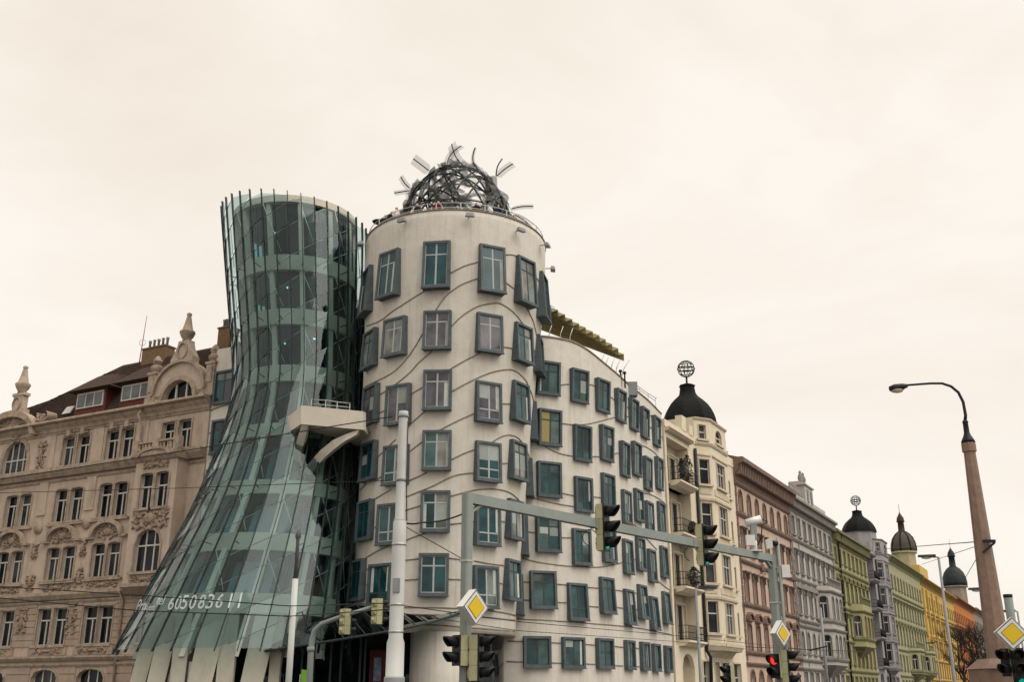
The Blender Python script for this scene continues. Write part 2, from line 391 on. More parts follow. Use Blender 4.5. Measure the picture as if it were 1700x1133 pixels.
# --- wavy mouldings on the tower, traced in the photograph and projected on the wall
def poly(pts, sx, x0, y0, n=4):
    P = [(x0 + p[0] / sx, y0 + p[1] / sx) for p in pts]; out = []
    for i in range(len(P) - 1):
        p0 = P[max(i - 1, 0)]; p1 = P[i]; p2 = P[i + 1]; p3 = P[min(i + 2, len(P) - 1)]
        for k in range(n):
            t = k / n
            out.append(tuple(.5 * (2 * b + (c - a) * t + (2 * a - 5 * b + 4 * c - d) * t * t + (3 * b - a - 3 * c + d) * t ** 3) for a, b, c, d in zip(p0, p1, p2, p3)))
    return out + [P[-1]]
TM = [(4.721, 590, 380, [[(95, 762), (200, 720), (300, 645), (420, 565), (560, 478)], [(740, 352), (850, 295), (985, 255)], [(1160, 205), (1225, 205), (1285, 225)], [(1390, 335), (1440, 425)],
       [(620, 655), (700, 540), (770, 480), (850, 430), (975, 385)], [(1160, 408), (1255, 482)], [(1335, 615), (1385, 710), (1410, 800), (1425, 880)],
       [(80, 1240), (180, 1190), (290, 1133), (380, 1050), (460, 940), (540, 800)], [(195, 1300), (290, 1240), (425, 1133), (500, 1050), (600, 965)],
       [(745, 778), (830, 690), (950, 615), (1080, 585), (1150, 595), (1250, 670), (1330, 775)], [(1370, 880), (1400, 960), (1415, 1060), (1418, 1160)], [(720, 1117), (850, 1040), (980, 972)], [(1140, 925), (1240, 940)]]),
      (4.721, 590, 600, [[(750, 243), (900, 160), (1050, 95), (1170, 68), (1250, 78), (1330, 150), (1380, 260), (1398, 330)], [(195, 405), (275, 366)], [(420, 270), (545, 196)], [(70, 362), (100, 342)],
       [(370, 562), (450, 480), (560, 382)], [(175, 755), (260, 672), (320, 612)], [(645, 550), (790, 475), (940, 405)], [(1130, 335), (1225, 335)], [(1050, 648), (1150, 590), (1220, 582), (1280, 610), (1330, 680), (1368, 775)],
       [(405, 728), (535, 625)], [(165, 940), (250, 868)], [(745, 777), (850, 725), (945, 690)], [(1125, 808), (1210, 796)], [(365, 1078), (500, 1025), (620, 975), (760, 905), (850, 885), (940, 876)], [(400, 950), (560, 876)], [(140, 1090), (290, 1005)], [(40, 1010), (90, 965)]]),
      (4.3576, 590, 800, [[(680, 110), (850, 65), (980, 55), (1080, 68), (1150, 105), (1200, 160), (1220, 195)], [(335, 218), (480, 174)], [(125, 343), (195, 303)], [(680, 312), (860, 290)], [(1030, 284), (1105, 298)], [(335, 440), (420, 405), (505, 376)], [(55, 568), (150, 510), (240, 470)],
       [(335, 573), (462, 560)], [(670, 555), (860, 577), (960, 595), (1100, 612)], [(335, 716), (462, 708)], [(668, 708), (860, 714)], [(1005, 734), (1075, 742)], [(60, 755), (118, 735)], [(70, 640), (118, 625)], [(250, 912), (600, 915), (860, 925), (1000, 940), (1090, 955), (1158, 972)], [(250, 962), (600, 966), (860, 980), (1000, 990), (1150, 1005)], [(340, 1035), (600, 1042), (860, 1062), (1150, 1085)]])]
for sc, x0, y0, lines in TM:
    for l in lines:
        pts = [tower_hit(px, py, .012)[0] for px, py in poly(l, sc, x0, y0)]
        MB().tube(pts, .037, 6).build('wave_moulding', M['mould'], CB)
# --- projecting windows
WC = {}; PMC = {}
def win_meshes(typ, Wd, H, dt, db):
    key = (typ, round(Wd, 2), round(H, 1), dt, db)
    if key in WC: return WC[key]
    H = key[2]; Wd = key[1]; b = .135
    def P(x, z, off): return (x, -(db + (dt - db) * (z + H / 2) / H) + off, z)
    def piece(mb, x0, x1, z0, z1, o0, o1, back=None, mi=0):
        q = lambda x, z, o: P(x, z, o)
        bk = (lambda x, z: (x, back, z)) if back is not None else (lambda x, z: q(x, z, o1))
        mb.hexa([q(x0, z0, o0), q(x1, z0, o0), bk(x1, z0), bk(x0, z0), q(x0, z1, o0), q(x1, z1, o0), bk(x1, z1), bk(x0, z1)], mi)
    s = MB(); h, w = H / 2, Wd / 2
    piece(s, -w, -w + b, -h, h, 0, 0, .5); piece(s, w - b, w, -h, h, 0, 0, .5)
    piece(s, -w + b, w - b, -h, -h + b, 0, 0, .5); piece(s, -w + b, w - b, h - b, h, 0, 0, .5)
    piece(s, -w - .03, w + .03, -h - .05, -h, -.03, .12)      # drip edge
    sur = s.mesh('window', M['surround'])
    iw, ih = w - b, h - b; t = .045
    tr = {'A': ih - .27 * 2 * ih, 'B': -ih + .27 * 2 * ih, 'C': None}[typ]
    a = MB()
    for x0, x1 in ((-iw, -iw + t), (iw - t, iw), (-t, t)): piece(a, x0, x1, -ih, ih, .09, .17)
    for z0, z1 in ((-ih, -ih + t), (ih - t, ih)): 
        piece(a, -iw + t, -t, z0, z1, .09, .17); piece(a, t, iw - t, z0, z1, .09, .17)
    if tr is not None:
        piece(a, -iw + t, -t, tr - t * .8, tr + t * .8, .09, .17); piece(a, t, iw - t, tr - t * .8, tr + t * .8, .09, .17)
    sash = a.mesh('sash', M['sash']); sash2 = a.mesh('sash', M['sash_dark'])
    panes = []
    zz = [-ih + t, ih - t] if tr is None else [-ih + t, tr - t * .8, tr + t * .8, ih - t]
    for x0, x1 in ((-iw + t, -t), (t, iw - t)):
        for z0, z1 in zip(zz[::2], zz[1::2]):
            m_ = MB(); piece(m_, x0, x1, z0, z1, .105, .13); panes.append(m_.mesh('pane', M['pane']))
    WC[key] = (sur, sash, sash2, panes); return WC[key]
def add_window(p, n, typ, Wd, H, dt, db, dark=False, lit=False, parent=CB, pm=None):
    sur, sash, sash2, panes = win_meshes(typ, Wd, H, dt, db)
    o = place('window', sur, parent, p, math.atan2(n.x, -n.y))
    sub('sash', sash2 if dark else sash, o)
    for i, m_ in enumerate(panes):
        q = sub('pane', m_, o)
        if pm:
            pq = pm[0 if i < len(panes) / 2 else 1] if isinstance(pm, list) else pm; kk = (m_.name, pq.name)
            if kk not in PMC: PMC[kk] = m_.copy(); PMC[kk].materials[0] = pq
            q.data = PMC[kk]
        if lit and i < 2 and i >= 0:
            q.data = m_.copy(); q.data.materials[0] = M['pane_lit']
    r_ = random.Random(int(p.x * 131 + p.z * 977))
    key = (typ, round(Wd, 2), round(H, 1)); H_ = key[2]; iw, ih = key[1] / 2 - .18, H_ / 2 - .18
    if not lit:
        for sd in (-1, 1):
            x0, x1 = (-iw, -.045) if sd < 0 else (.045, iw); q = r_.random()
            def sheet_(xa, xb, za, zb, nm, m):
                if zb - za < .1: return
                yy = lambda z_: -(db + (dt - db) * (z_ + H_ / 2) / H_) + .1
                mb = MB(); mb.hexa([(xa, yy(za) - .003, za), (xb, yy(za) - .003, za), (xb, yy(za) + .003, za), (xa, yy(za) + .003, za), (xa, yy(zb) - .003, zb), (xb, yy(zb) - .003, zb), (xb, yy(zb) + .003, zb), (xa, yy(zb) + .003, zb)]); sub(nm, mb.mesh(nm, m), o)
            tz = ih - .27 * 2 * ih - .04 if typ == 'A' else ih
            bz = -ih + .27 * 2 * ih + .04 if typ == 'B' else -ih
            if q < .2: sheet_(x0, x1, tz - r_.uniform(.25, .8) * (tz - bz), tz, 'blind', M['blind'])
            elif q < .48: w_ = r_.uniform(.08, .22); sheet_(*((x0, x0 + w_) if sd < 0 else (x1 - w_, x1)), bz, tz, 'curtain', M['curtain'])
    return o
TWIN = [(2.92, .14, .52, [(612, 485, 'A'), (649, 457, 'A'), (725.6, 442, 'A'), (815, 449, 'A'), (870, 469, 'A'), (899, 495, 'A')]),
        (2.3, .2, .42, [(617.5, 581, 'A'), (658, 561, 'A'), (726.6, 550, 'A'), (811, 555, 'A'), (866, 572, 'A'), (892.5, 592, 'A')]),
        (2.25, .2, .38, [(618.6, 673, 'A'), (663, 673, 'C'), (726.6, 649, 'A'), (809, 669, 'B'), (861, 669, 'A'), (884, 703, 'A')]),
        (2.2, .2, .38, [(615, 767, 'A'), (659, 773, 'B'), (725.5, 749, 'A'), (808, 768, 'B'), (857, 766, 'A'), (878, 796, 'A')]),
        (2.15, .18, .36, [(609, 865, 'A'), (649, 871, 'B'), (723, 850, 'A'), (807, 873, 'B'), (852, 864, 'A'), (872, 892, 'A')]),
        (2.2, .16, .38, [(597, 964, 'A'), (634, 972, 'B'), (720, 955, 'A'), (803.5, 975.5, 'B'), (848, 964, 'A'), (863, 989, 'A')])]
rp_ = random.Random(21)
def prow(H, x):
    base = 'pane_l' if H in (2.3, 2.25) else 'pane_t'  # lilac panes have a sky reflection put into their base colour
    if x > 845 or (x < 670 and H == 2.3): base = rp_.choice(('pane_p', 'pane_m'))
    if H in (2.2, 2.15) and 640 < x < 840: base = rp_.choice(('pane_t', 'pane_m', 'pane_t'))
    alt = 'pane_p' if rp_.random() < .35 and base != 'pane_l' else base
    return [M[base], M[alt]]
for H, dt, db, ws in TWIN:
    for x, y, typ in ws:
        p, n = tower_hit(x, y)
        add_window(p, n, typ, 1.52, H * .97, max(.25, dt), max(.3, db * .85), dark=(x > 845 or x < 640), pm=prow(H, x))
# --- wing: curved in plan, seven bays
WP = [(-2, 58.5), (-.6, 58.25), (.5, 58.1), (1.6, 58.2), (2.7, 58.75), (4.6, 60.2), (6.33, 62.4), (7.65, 64.9), (8.63, 66.8), (9.52, 68.7), (10.45, 70.7)]
def cat(P, n=8):
    out = []
    for i in range(len(P) - 1):
        p0 = P[max(i - 1, 0)]; p1 = P[i]; p2 = P[i + 1]; p3 = P[min(i + 2, len(P) - 1)]
        for k in range(n):
            t = k / n
            out.append(Vector([.5 * (2 * b + (c - a) * t + (2 * a - 5 * b + 4 * c - d) * t * t + (3 * b - a - 3 * c + d) * t ** 3) for a, b, c, d in zip(p0, p1, p2, p3)]))
    return out + [Vector(P[-1])]
WPL = cat(WP)
def wing_hit(x, y, off=0):
    a, e = ray(x, y); best = None
    for i in range(8, len(WPL) - 1):
        p, q = WPL[i], WPL[i + 1]
        f0, f1 = p.x - a * p.y, q.x - a * q.y
        if f0 * f1 <= 0 and f0 != f1:
            t = f0 / (f0 - f1); c = p.lerp(q, t); d = (q - p).normalized()
            if best is None or c.y < best[0].y: best = (c, d)
    if best is None: best = (WPL[-1], (WPL[-1] - WPL[-2]).normalized()) if a > .1 else (WPL[8], (WPL[9] - WPL[8]).normalized())
    c, d = best; n = Vector((d.y, -d.x, 0))
    return Vector((c.x, c.y, EYE + e * c.y)) + n * off, n
ROOF = [(900, 560), (930, 563), (960, 571), (985, 589), (1010, 611), (1035, 632), (1060, 653), (1085, 673), (1107, 690)]
rz = []
for x, y in ROOF:
    p, n = wing_hit(x, y); rz.append((p.x, p.z))
def roofz(X): return smooth([(a, b) for a, b in rz], X, .7)[0]
mb = MB(); vs = []; fs = []; K = len(WPL); ns = 12
back = [Vector((p.x - 9 * .8, p.y + 9 * .55)) for p in WPL]
for i, p in enumerate(WPL):
    zt = roofz(p.x)
    for k in range(ns + 1): vs.append((p.x, p.y, zt * k / ns))
for i in range(K - 1):
    for k in range(ns): fs.append((i * (ns + 1) + k, (i + 1) * (ns + 1) + k, (i + 1) * (ns + 1) + k + 1, i * (ns + 1) + k + 1))
mb.add(vs, fs, 0, True)
d_ = (WPL[-1] - WPL[-2]).normalized()
for i in range(K - 1):      # parapet thickness and roof deck
    p, q = WPL[i], WPL[i + 1]
    def inn(j, o):
        t = (WPL[min(j + 1, K - 1)] - WPL[max(j - 1, 0)]).normalized(); return Vector((WPL[j].x - t.y * o, WPL[j].y + t.x * o))
    a, b = inn(i, .35), inn(i + 1, .35); z0, z1 = roofz(p.x), roofz(q.x)
    mb.quad((p.x, p.y, z0), (q.x, q.y, z1), (b.x, b.y, z1), (a.x, a.y, z0))
    mb.quad((a.x, a.y, z0), (b.x, b.y, z1), (b.x, b.y, z1 - .7), (a.x, a.y, z0 - .7))
    mb.quad((a.x, a.y, z0 - .7), (b.x, b.y, z1 - .7), (back[i + 1].x, back[i + 1].y, z1 - .7), (back[i].x, back[i].y, z0 - .7))
e = WPL[-1]; f = back[-1]; ze = roofz(e.x)
mb.quad((e.x, e.y, 0), (f.x, f.y, 0), (f.x, f.y, ze), (e.x, e.y, ze))
mb.build('wing_wall', M['render'], CB)
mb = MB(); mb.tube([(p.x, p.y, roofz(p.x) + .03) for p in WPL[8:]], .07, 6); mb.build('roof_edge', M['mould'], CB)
WW = [(2.05, .36, .16, [(909, 629, 'A'), (960, 642, 'A'), (998, 658, 'A'), (1027.6, 674.6, 'A'), (1049.4, 689, 'A'), (1067.5, 703, 'A'), (1087, 717, 'A')]),
      (2.2, .34, .2, [(911.5, 711, 'A'), (965, 737, 'B'), (1004.7, 737, 'A'), (1034.6, 763.4, 'B'), (1054, 763, 'A'), (1072.5, 787, 'B'), (1091.5, 787, 'A')]),
      (2.1, .26, .26, [(911, 797, 'A'), (967, 822, 'B'), (1007.5, 816, 'A'), (1038, 843, 'B'), (1058, 840, 'A'), (1076, 860, 'B'), (1095.6, 860, 'A')]),
      (2.05, .24, .3, [(909.6, 887, 'A'), (964, 909, 'B'), (1009, 905, 'A'), (1040, 925, 'B'), (1061, 920.5, 'A'), (1080, 940, 'B'), (1100, 934, 'A')]),
      (2.1, .2, .4, [(901, 980, 'A'), (957, 1000, 'B'), (1005.5, 989.5, 'A'), (1042, 1008.6, 'B'), (1064, 1000, 'A'), (1083, 1019, 'B'), (1103.6, 1010, 'A')]),
      (1.62, .28, .28, [(891.5, 1083, 'C'), (950, 1084.5, 'C'), (1002, 1085.6, 'C'), (1043, 1088, 'C'), (1068, 1090, 'C'), (1087, 1092.5, 'C'), (1106.5, 1095, 'C')])]
for ri, (H, dt, db, ws) in enumerate(WW):
    for ci, (x, y, typ) in enumerate(ws):
        p, n = wing_hit(x, y)
        add_window(p, n, typ, 1.5 if ci == 0 else 1.34 if ri < 5 else 1.5 if ci < 3 else 1.3, H * .97, max(.2, dt * .85), max(.2, db * .85), dark=True, lit=(ri == 1 and ci == 0), pm=M['pane_w'])
WM = [(5.148, 860, 560, [[(340, 416), (400, 405), (455, 403)], [(580, 402), (625, 408), (660, 420)], [(765, 490), (822, 540)], [(905, 585), (945, 608)], [(1010, 635), (1040, 645)], [(1095, 658), (1180, 690), (1262, 757)], [(1207, 835), (1262, 887)],
       [(350, 734), (450, 748), (560, 748), (680, 725), (835, 683)], [(905, 676), (950, 681)], [(1012, 700), (1045, 715)], [(1098, 750), (1140, 780)], [(190, 913), (280, 965), (370, 1000), (478, 1021)], [(608, 1023), (710, 1022)], [(800, 1005), (860, 990)], [(930, 952), (978, 943)], [(1022, 936), (1080, 935), (1160, 985), (1215, 1050), (1272, 1122)]]),
      (3.403, 840, 800, [[(298, 62), (388, 82)], [(160, 95), (280, 125), (388, 142)], [(470, 85), (545, 92)], [(128, 285), (182, 291)], [(293, 318), (376, 318)], [(95, 435), (200, 460), (370, 480), (500, 485), (590, 475), (655, 458)], [(760, 64), (820, 75), (880, 110), (922, 152)], [(700, 228), (770, 278)], [(770, 300), (850, 385)], [(835, 542), (890, 590), (945, 627)], [(700, 440), (736, 442)], [(100, 568), (160, 570)], [(272, 580), (350, 585)], [(452, 598), (525, 603)], [(606, 612), (660, 620)], [(716, 628), (745, 632)],
       [(100, 670), (148, 672)], [(270, 683), (340, 686)], [(452, 704), (522, 710)], [(608, 710), (660, 716)], [(716, 720), (748, 724)], [(55, 778), (300, 790), (560, 810), (720, 825), (880, 855), (958, 872)], [(10, 903), (115, 906)], [(238, 910), (320, 915)], [(430, 920), (507, 925)], [(598, 930), (660, 938)], [(720, 940), (758, 946)], [(5, 1018), (115, 1022)], [(238, 1025), (320, 1028)], [(430, 1030), (507, 1035)], [(598, 1040), (660, 1043)], [(720, 1045), (758, 1047)], [(930, 964), (968, 972)], [(933, 1055), (968, 1058)], [(905, 430), (940, 436)], [(905, 505), (940, 515)], [(918, 690), (950, 694)], [(918, 770), (955, 776)]])]
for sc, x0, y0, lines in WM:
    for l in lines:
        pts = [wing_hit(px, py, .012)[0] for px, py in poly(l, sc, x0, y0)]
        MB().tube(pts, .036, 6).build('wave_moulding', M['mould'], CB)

# --- roof sunshade of tan folded slats over the wing
TT = [(893, 505), (904, 512), (915, 519), (927, 526), (939, 534), (951, 542), (962, 549), (973, 555), (985, 562), (996, 568), (1006, 575), (1017, 583), (1027, 590), (1036, 600)]
def teeth(i):
    x, y = TT[i]; Yw = wing_hit(min(max(x, 880), 1090), 600)[0].y + 1.6; p = at(x, y, Yw); f_ = i / (len(TT) - 1)
    dx = -(x - 893) * .95 - 14; q = at(x + dx, y + dx * (.2 + .175 * f_), wing_hit(max(895, x + dx), 600)[0].y + 3.0); return p, q
for i in range(len(TT) - 1):
    (a0, a1), (b0, b1) = teeth(i), teeth(i + 1); dn = Vector((.1, 0, .34))
    m0, m1 = a0.lerp(b0, .72) + dn, a1.lerp(b1, .72) + dn
    for q in ([a0, a1, m1, m0], [m0, m1, b1, b0]):
        MB().hexa([v for v in q] + [v + Vector((0, 0, .04)) for v in q]).build('sunshade_slat', M['canvas'], CB)
for i in range(0, 6):
    a, b = teeth(i)[0], teeth(i + 1)[0]; up = Vector((-.25, .3, .85 - .1 * i)); a = a + Vector((0, 0, .12)); b = b + Vector((0, 0, .12))
    MB().hexa([a, b, b + Vector((0, .04, 0)), a + Vector((0, .04, 0)), a + up, b + up, b + up + Vector((0, .04, 0)), a + up + Vector((0, .04, 0))]).build('wind_screen_pane', M['glass'], CB)
for i, (xb, yb, xt, yt) in enumerate([(1000, 600, 1003, 590), (1008, 606, 1010, 594), (1017, 609, 1020, 596), (1024, 614, 1029, 599), (1031, 619, 1045, 598), (914, 557, 916, 540), (932, 560, 935, 542), (948, 563, 951, 545)]):
    Yq = wing_hit(xb, yb)[0].y + .3; a, b = at(xb, yb, Yq), at(xt, yt, Yq)
    a = a - Vector((0, 0, .5)); c = a.lerp(b, .6) + Vector((-.12, 0, 0))
    MB().tube([a, a.lerp(c, .6) + Vector((-.05, 0, 0)), c, b], .028, 6).build('sunshade_post', M['steel'], CB)
mb = MB(); A = [(1033, 630), (1050, 637), (1070, 652), (1089, 667)]
tops = [(1050, 632), (1070, 647), (1090, 661)]
for l in ([(1050, 635), (1062, 644), (1076, 654), (1090, 662)], [(1052, 640), (1062, 648), (1076, 658), (1088, 666)]):
    mb.tube([at(x, y, wing_hit(x, 700)[0].y + .5) for x, y in l], .025, 6)
for x, y in ((1052, 636), (1062, 644), (1076, 654), (1088, 662)):
    p = at(x, y, wing_hit(x, 700)[0].y + .5); mb.tube([p, p - Vector((0, 0, 1.1))], .025, 6)
mb.build('roof_railing', M['steel'], CB)
p = at(1047, 633, 64.8); mb = MB(); mb.box(p.x - .35, p.x + .4, p.y - .2, p.y + .5, p.z - 1.0, p.z - .1); mb.build('roof_unit', M['greypole'], CB)
for x, y in ((1030, 619), (1037, 622)):
    p = at(x, y, 63.5); MB().lathe([(.05, -.9), (.05, 0), (.11, .03), (.11, .16), (.03, .2)], p, 8).build('roof_cowl', M['dark'], CB)

# --- terrace of the round tower
cx, cy, r = tsec(ZT)
for zz in (ZT + .2, ZT + .48):
    MB().tube([(cx + (r - .12) * math.cos(t * math.pi / 48), cy + (r - .12) * math.sin(t * math.pi / 48), zz) for t in range(97)], .022, 6, cap=False).build('terrace_rail', M['steel'], CB)
for k in range(24):
    t = 2 * math.pi * k / 24 + .1; x, y = cx + (r - .12) * math.cos(t), cy + (r - .12) * math.sin(t)
    MB().box(x - .03, x + .03, y - .03, y + .03, ZT, ZT + .5).build('rail_post', M['steel'], CB)
for x, y in ((611, 402), (675, 366), (778, 358), (856, 381), (896, 404), (911, 442)):
    p, n = tower_hit(x, y + 4, .02); tq = Vector((-n.y, n.x, 0))
    if x < 890: p.z = min(p.z, ZT - .12)
    mb = MB(); mb.bar(p, p + n * .42, .06, .06); c = p + n * .42
    fl = mb.build('floodlight', M['steel'], CB)
    mb = MB(); mb.hexa([c - tq * .26 - n * .12 + Vector((0, 0, -.12)), c + tq * .26 - n * .12 + Vector((0, 0, -.12)), c + tq * .26 + n * .16 + Vector((0, 0, -.16)), c - tq * .26 + n * .16 + Vector((0, 0, -.16)),
             c - tq * .2 - n * .1 + Vector((0, 0, .1)), c + tq * .2 - n * .1 + Vector((0, 0, .1)), c + tq * .2 + n * .12 + Vector((0, 0, .06)), c - tq * .2 + n * .12 + Vector((0, 0, .06))]); mb.build('lamp_head', M['greypole'], fl)
# --- wire dome
DC = Vector((cx, cy, 27.35)); DA, DB = 3.55, 5.35
def dome(al, tau, s, k=1.0):
    e1 = Vector((math.cos(al), math.sin(al), 0)); e2 = Vector((-math.sin(al) * math.cos(tau), math.cos(al) * math.cos(tau), math.sin(tau)))
    v = e1 * math.cos(s) + e2 * math.sin(s)
    return DC + Vector((v.x * DA * k, v.y * DA * k, v.z * DB * k))
rg = random.Random(5)
for k in range(20):
    al = 2 * math.pi * k / 20 + rg.uniform(-.12, .12); tau = R(rg.choice((48, 58, 66, 74)) + rg.uniform(-5, 5))
    MB().tube([dome(al, tau, math.pi * i / 28) for i in range(29)], .06, 6).build('dome_hoop', M['fin'], CB)
for zf in (.02, .3):
    q = math.sqrt(1 - zf * zf); MB().tube([DC + Vector((DA * q * math.cos(t * math.pi / 24), DA * q * math.sin(t * math.pi / 24), DB * zf)) for t in range(49)], .045, 6, cap=False).build('dome_ring', M['fin'], CB)
def ribbon(P, wv, m, name='mesh_strip', th=.012):
    mb = MB(); vs = []
    for p, w in zip(P, wv): vs += [p - w, p + w]
    n = len(P); off = Vector((th, -th, th))
    fs = [(2 * i, 2 * i + 1, 2 * i + 3, 2 * i + 2) for i in range(n - 1)]
    mb.add(vs, fs, 0, True); return mb.build(name, m, CB, recalc=False)
for k in range(105):
    al = rg.uniform(0, 2 * math.pi); tau = R(rg.uniform(25, 85)); s0 = rg.uniform(.1, 2.6); ln = rg.uniform(.3, .8); ph = rg.uniform(0, 6)
    P = []; Wv = []
    for i in range(8):
        s = s0 + ln * i / 7; kk = 1 + .07 * math.sin(ph + i * .9) * rg.uniform(.4, 1); p = dome(al, tau, s, kk); a = dome(al, tau, s + .02, kk)
        if p.z < DC.z: p.z = DC.z + .05
        out = (p - DC).normalized(); sd_ = (a - p).cross(out).normalized()
        wd = rg.uniform(.12, .27); Wv.append((sd_ * math.cos(.5 * math.sin(ph + i * .4)) + out * math.sin(.7 * math.sin(ph * 2 + i * .5))) * wd); P.append(p)
    ribbon(P, Wv, M['net'] if k % 3 else M['net2'])
for (rx_, ry_, tx, ty, bend, wdt) in [(470, 380, 300, 250, 0, .34), (260, 570, 165, 445, .06, .2), (255, 598, 95, 625, 0, .16), (660, 378, 825, 110, .16, .28), (930, 380, 718, 92, .14, .32), (1060, 415, 973, 130, .22, .13), (1200, 445, 1268, 250, .1, .06), (1210, 440, 1385, 305, .04, .34), (1370, 795, 1605, 770, .05, .22), (1400, 860, 1578, 990, .05, .3)]:
    a = at(640 + rx_ / 6.54, 225 + ry_ / 6.54, 57.6); b = at(640 + tx / 6.54, 225 + ty / 6.54, 57.2); d = b - a
    s_ = d.cross(Vector((0, 1, 0))).normalized()
    P = [a + d * t + s_ * d.length * bend * math.sin(t * math.pi) for t in [i / 9 for i in range(10)]]
    MB().tube(P, .035, 6).build('dome_antler', M['fin'], CB)
    ribbon([p + Vector((0, .05, 0)) for p in P], [(s_ + Vector((0, .4, 0))).normalized() * wdt * (1 if i > 0 else .5) for i in range(10)], M['net2'])
# --- glass tower ---------------------------------------------------
GT = []
for y, xl, xr, Yc in [(335, 365, 609, 61), (400, 370, 611, 61), (500, 378, 609, 60.8), (580, 385, 606, 60.5), (640, 388, 604, 60.2), (680, 383, 603, 59.9), (740, 364, 602, 59.4), (800, 341, 600, 58.8), (860, 314, 598, 58.2), (920, 280, 595, 57.6), (1000, 236, 590, 57.0), (1085, 188, 584, 56.6), (1130, 166, 580, 56.4)]:
    al, ar = math.atan(ray(xl, y)[0]), math.atan(ray(xr, y)[0]); az = (al + ar) / 2; D = Yc / math.cos(az)
    GT.append((EYE + ray(400, y)[1] * (Yc - .3), Yc * math.tan(az), Yc, D * math.sin((ar - al) / 2)))
GT.sort()
def gsec(z): return smooth(GT, z, 1.0)
def G(th, z, k=1.0, off=0.0):
    x, y, r = gsec(z); rr = r * k + off
    return Vector((x + rr * math.cos(th), y + rr * math.sin(th), z))
ZG0 = 3.72
def gtop(th): return 30.2 - .6 * math.cos(th)
I0, I1 = -8, 11
def TH_(i): return R(-90 + 10 * i - 5)
# fins
for i in range(I0, I1 + 1):
    th = TH_(i); zt = gtop(th) + .28; n = 26; vs = []; fs = []
    for k in range(n + 1):
        z = ZG0 - .12 + (zt - ZG0 + .12) * k / n; tq = Vector((-math.sin(th), math.cos(th), 0)) * .024
        vs += [G(th, z, 1, -.05) - tq, G(th, z, 1, -.05) + tq, G(th, z, 1, .085) + tq, G(th, z, 1, .085) - tq]
    for k in range(n):
        for j in range(4): fs.append((4 * k + j, 4 * k + (j + 1) % 4, 4 * k + 4 + (j + 1) % 4, 4 * k + 4 + j))
    fs += [(0, 1, 2, 3), (4 * n, 4 * n + 1, 4 * n + 2, 4 * n + 3)]
    MB().add(vs, fs).build('glazing_fin', M['fin'], CB)
# helical transoms and shingled panels
SP, HX = 1.75, .50
rg = random.Random(3); far = MB(); cnt = 0
def zrow(i, j): return ZG0 - 6 + SP * j + HX * i + (.22 if j % 2 else 0)
for j in range(-8, 32):
    pts = []
    for q in range((I1 - I0) * 2 + 1):
        i = I0 + q / 2; th = R(-90 + 10 * i - 5); z = zrow(i, j)
        if ZG0 + .1 < z < gtop(th) - .1: pts.append(G(th, z, 1, -.045))
    if len(pts) > 2: MB().tube(pts, .026, 6).build('transom', M['transom'], CB)
for i in range(I0, I1):
    a, b = TH_(i), TH_(i + 1); d = R(.45)
    for j in range(-8, 32):
        z = [zrow(i, j), zrow(i + 1, j), zrow(i + 1, j + 1), zrow(i, j + 1)]
        lo, hi = [ZG0] * 2, [gtop(a), gtop(b)]
        za0, zb0 = max(z[0], ZG0), max(z[1], ZG0); za1, zb1 = min(z[3], gtop(a)), min(z[2], gtop(b))
        if za1 - za0 < .2 or zb1 - zb0 < .2: continue
        o0, o1 = .05 + rg.uniform(-.005, .005), .0 + rg.uniform(-.005, .005); o2, o3 = .05 + rg.uniform(-.005, .005), rg.uniform(-.005, .005)
        f = [G(a + d, za0 + .02, 1, o0), G(b - d, zb0 + .02, 1, o2), G(b - d, zb1 - .02, 1, o3), G(a + d, za1 - .02, 1, o1)]
        nn = (f[1] - f[0]).cross(f[3] - f[0]).normalized() * .02
        if cnt < 300 and i < 10:
            cnt += 1; MB().hexa(f + [v + nn for v in f]).build('glass_panel', M['glass'], CB)
        else: far.hexa(f + [v + nn for v in f])
o = far.build('glass_panel', M['glass'], CB); o['kind'] = 'stuff'
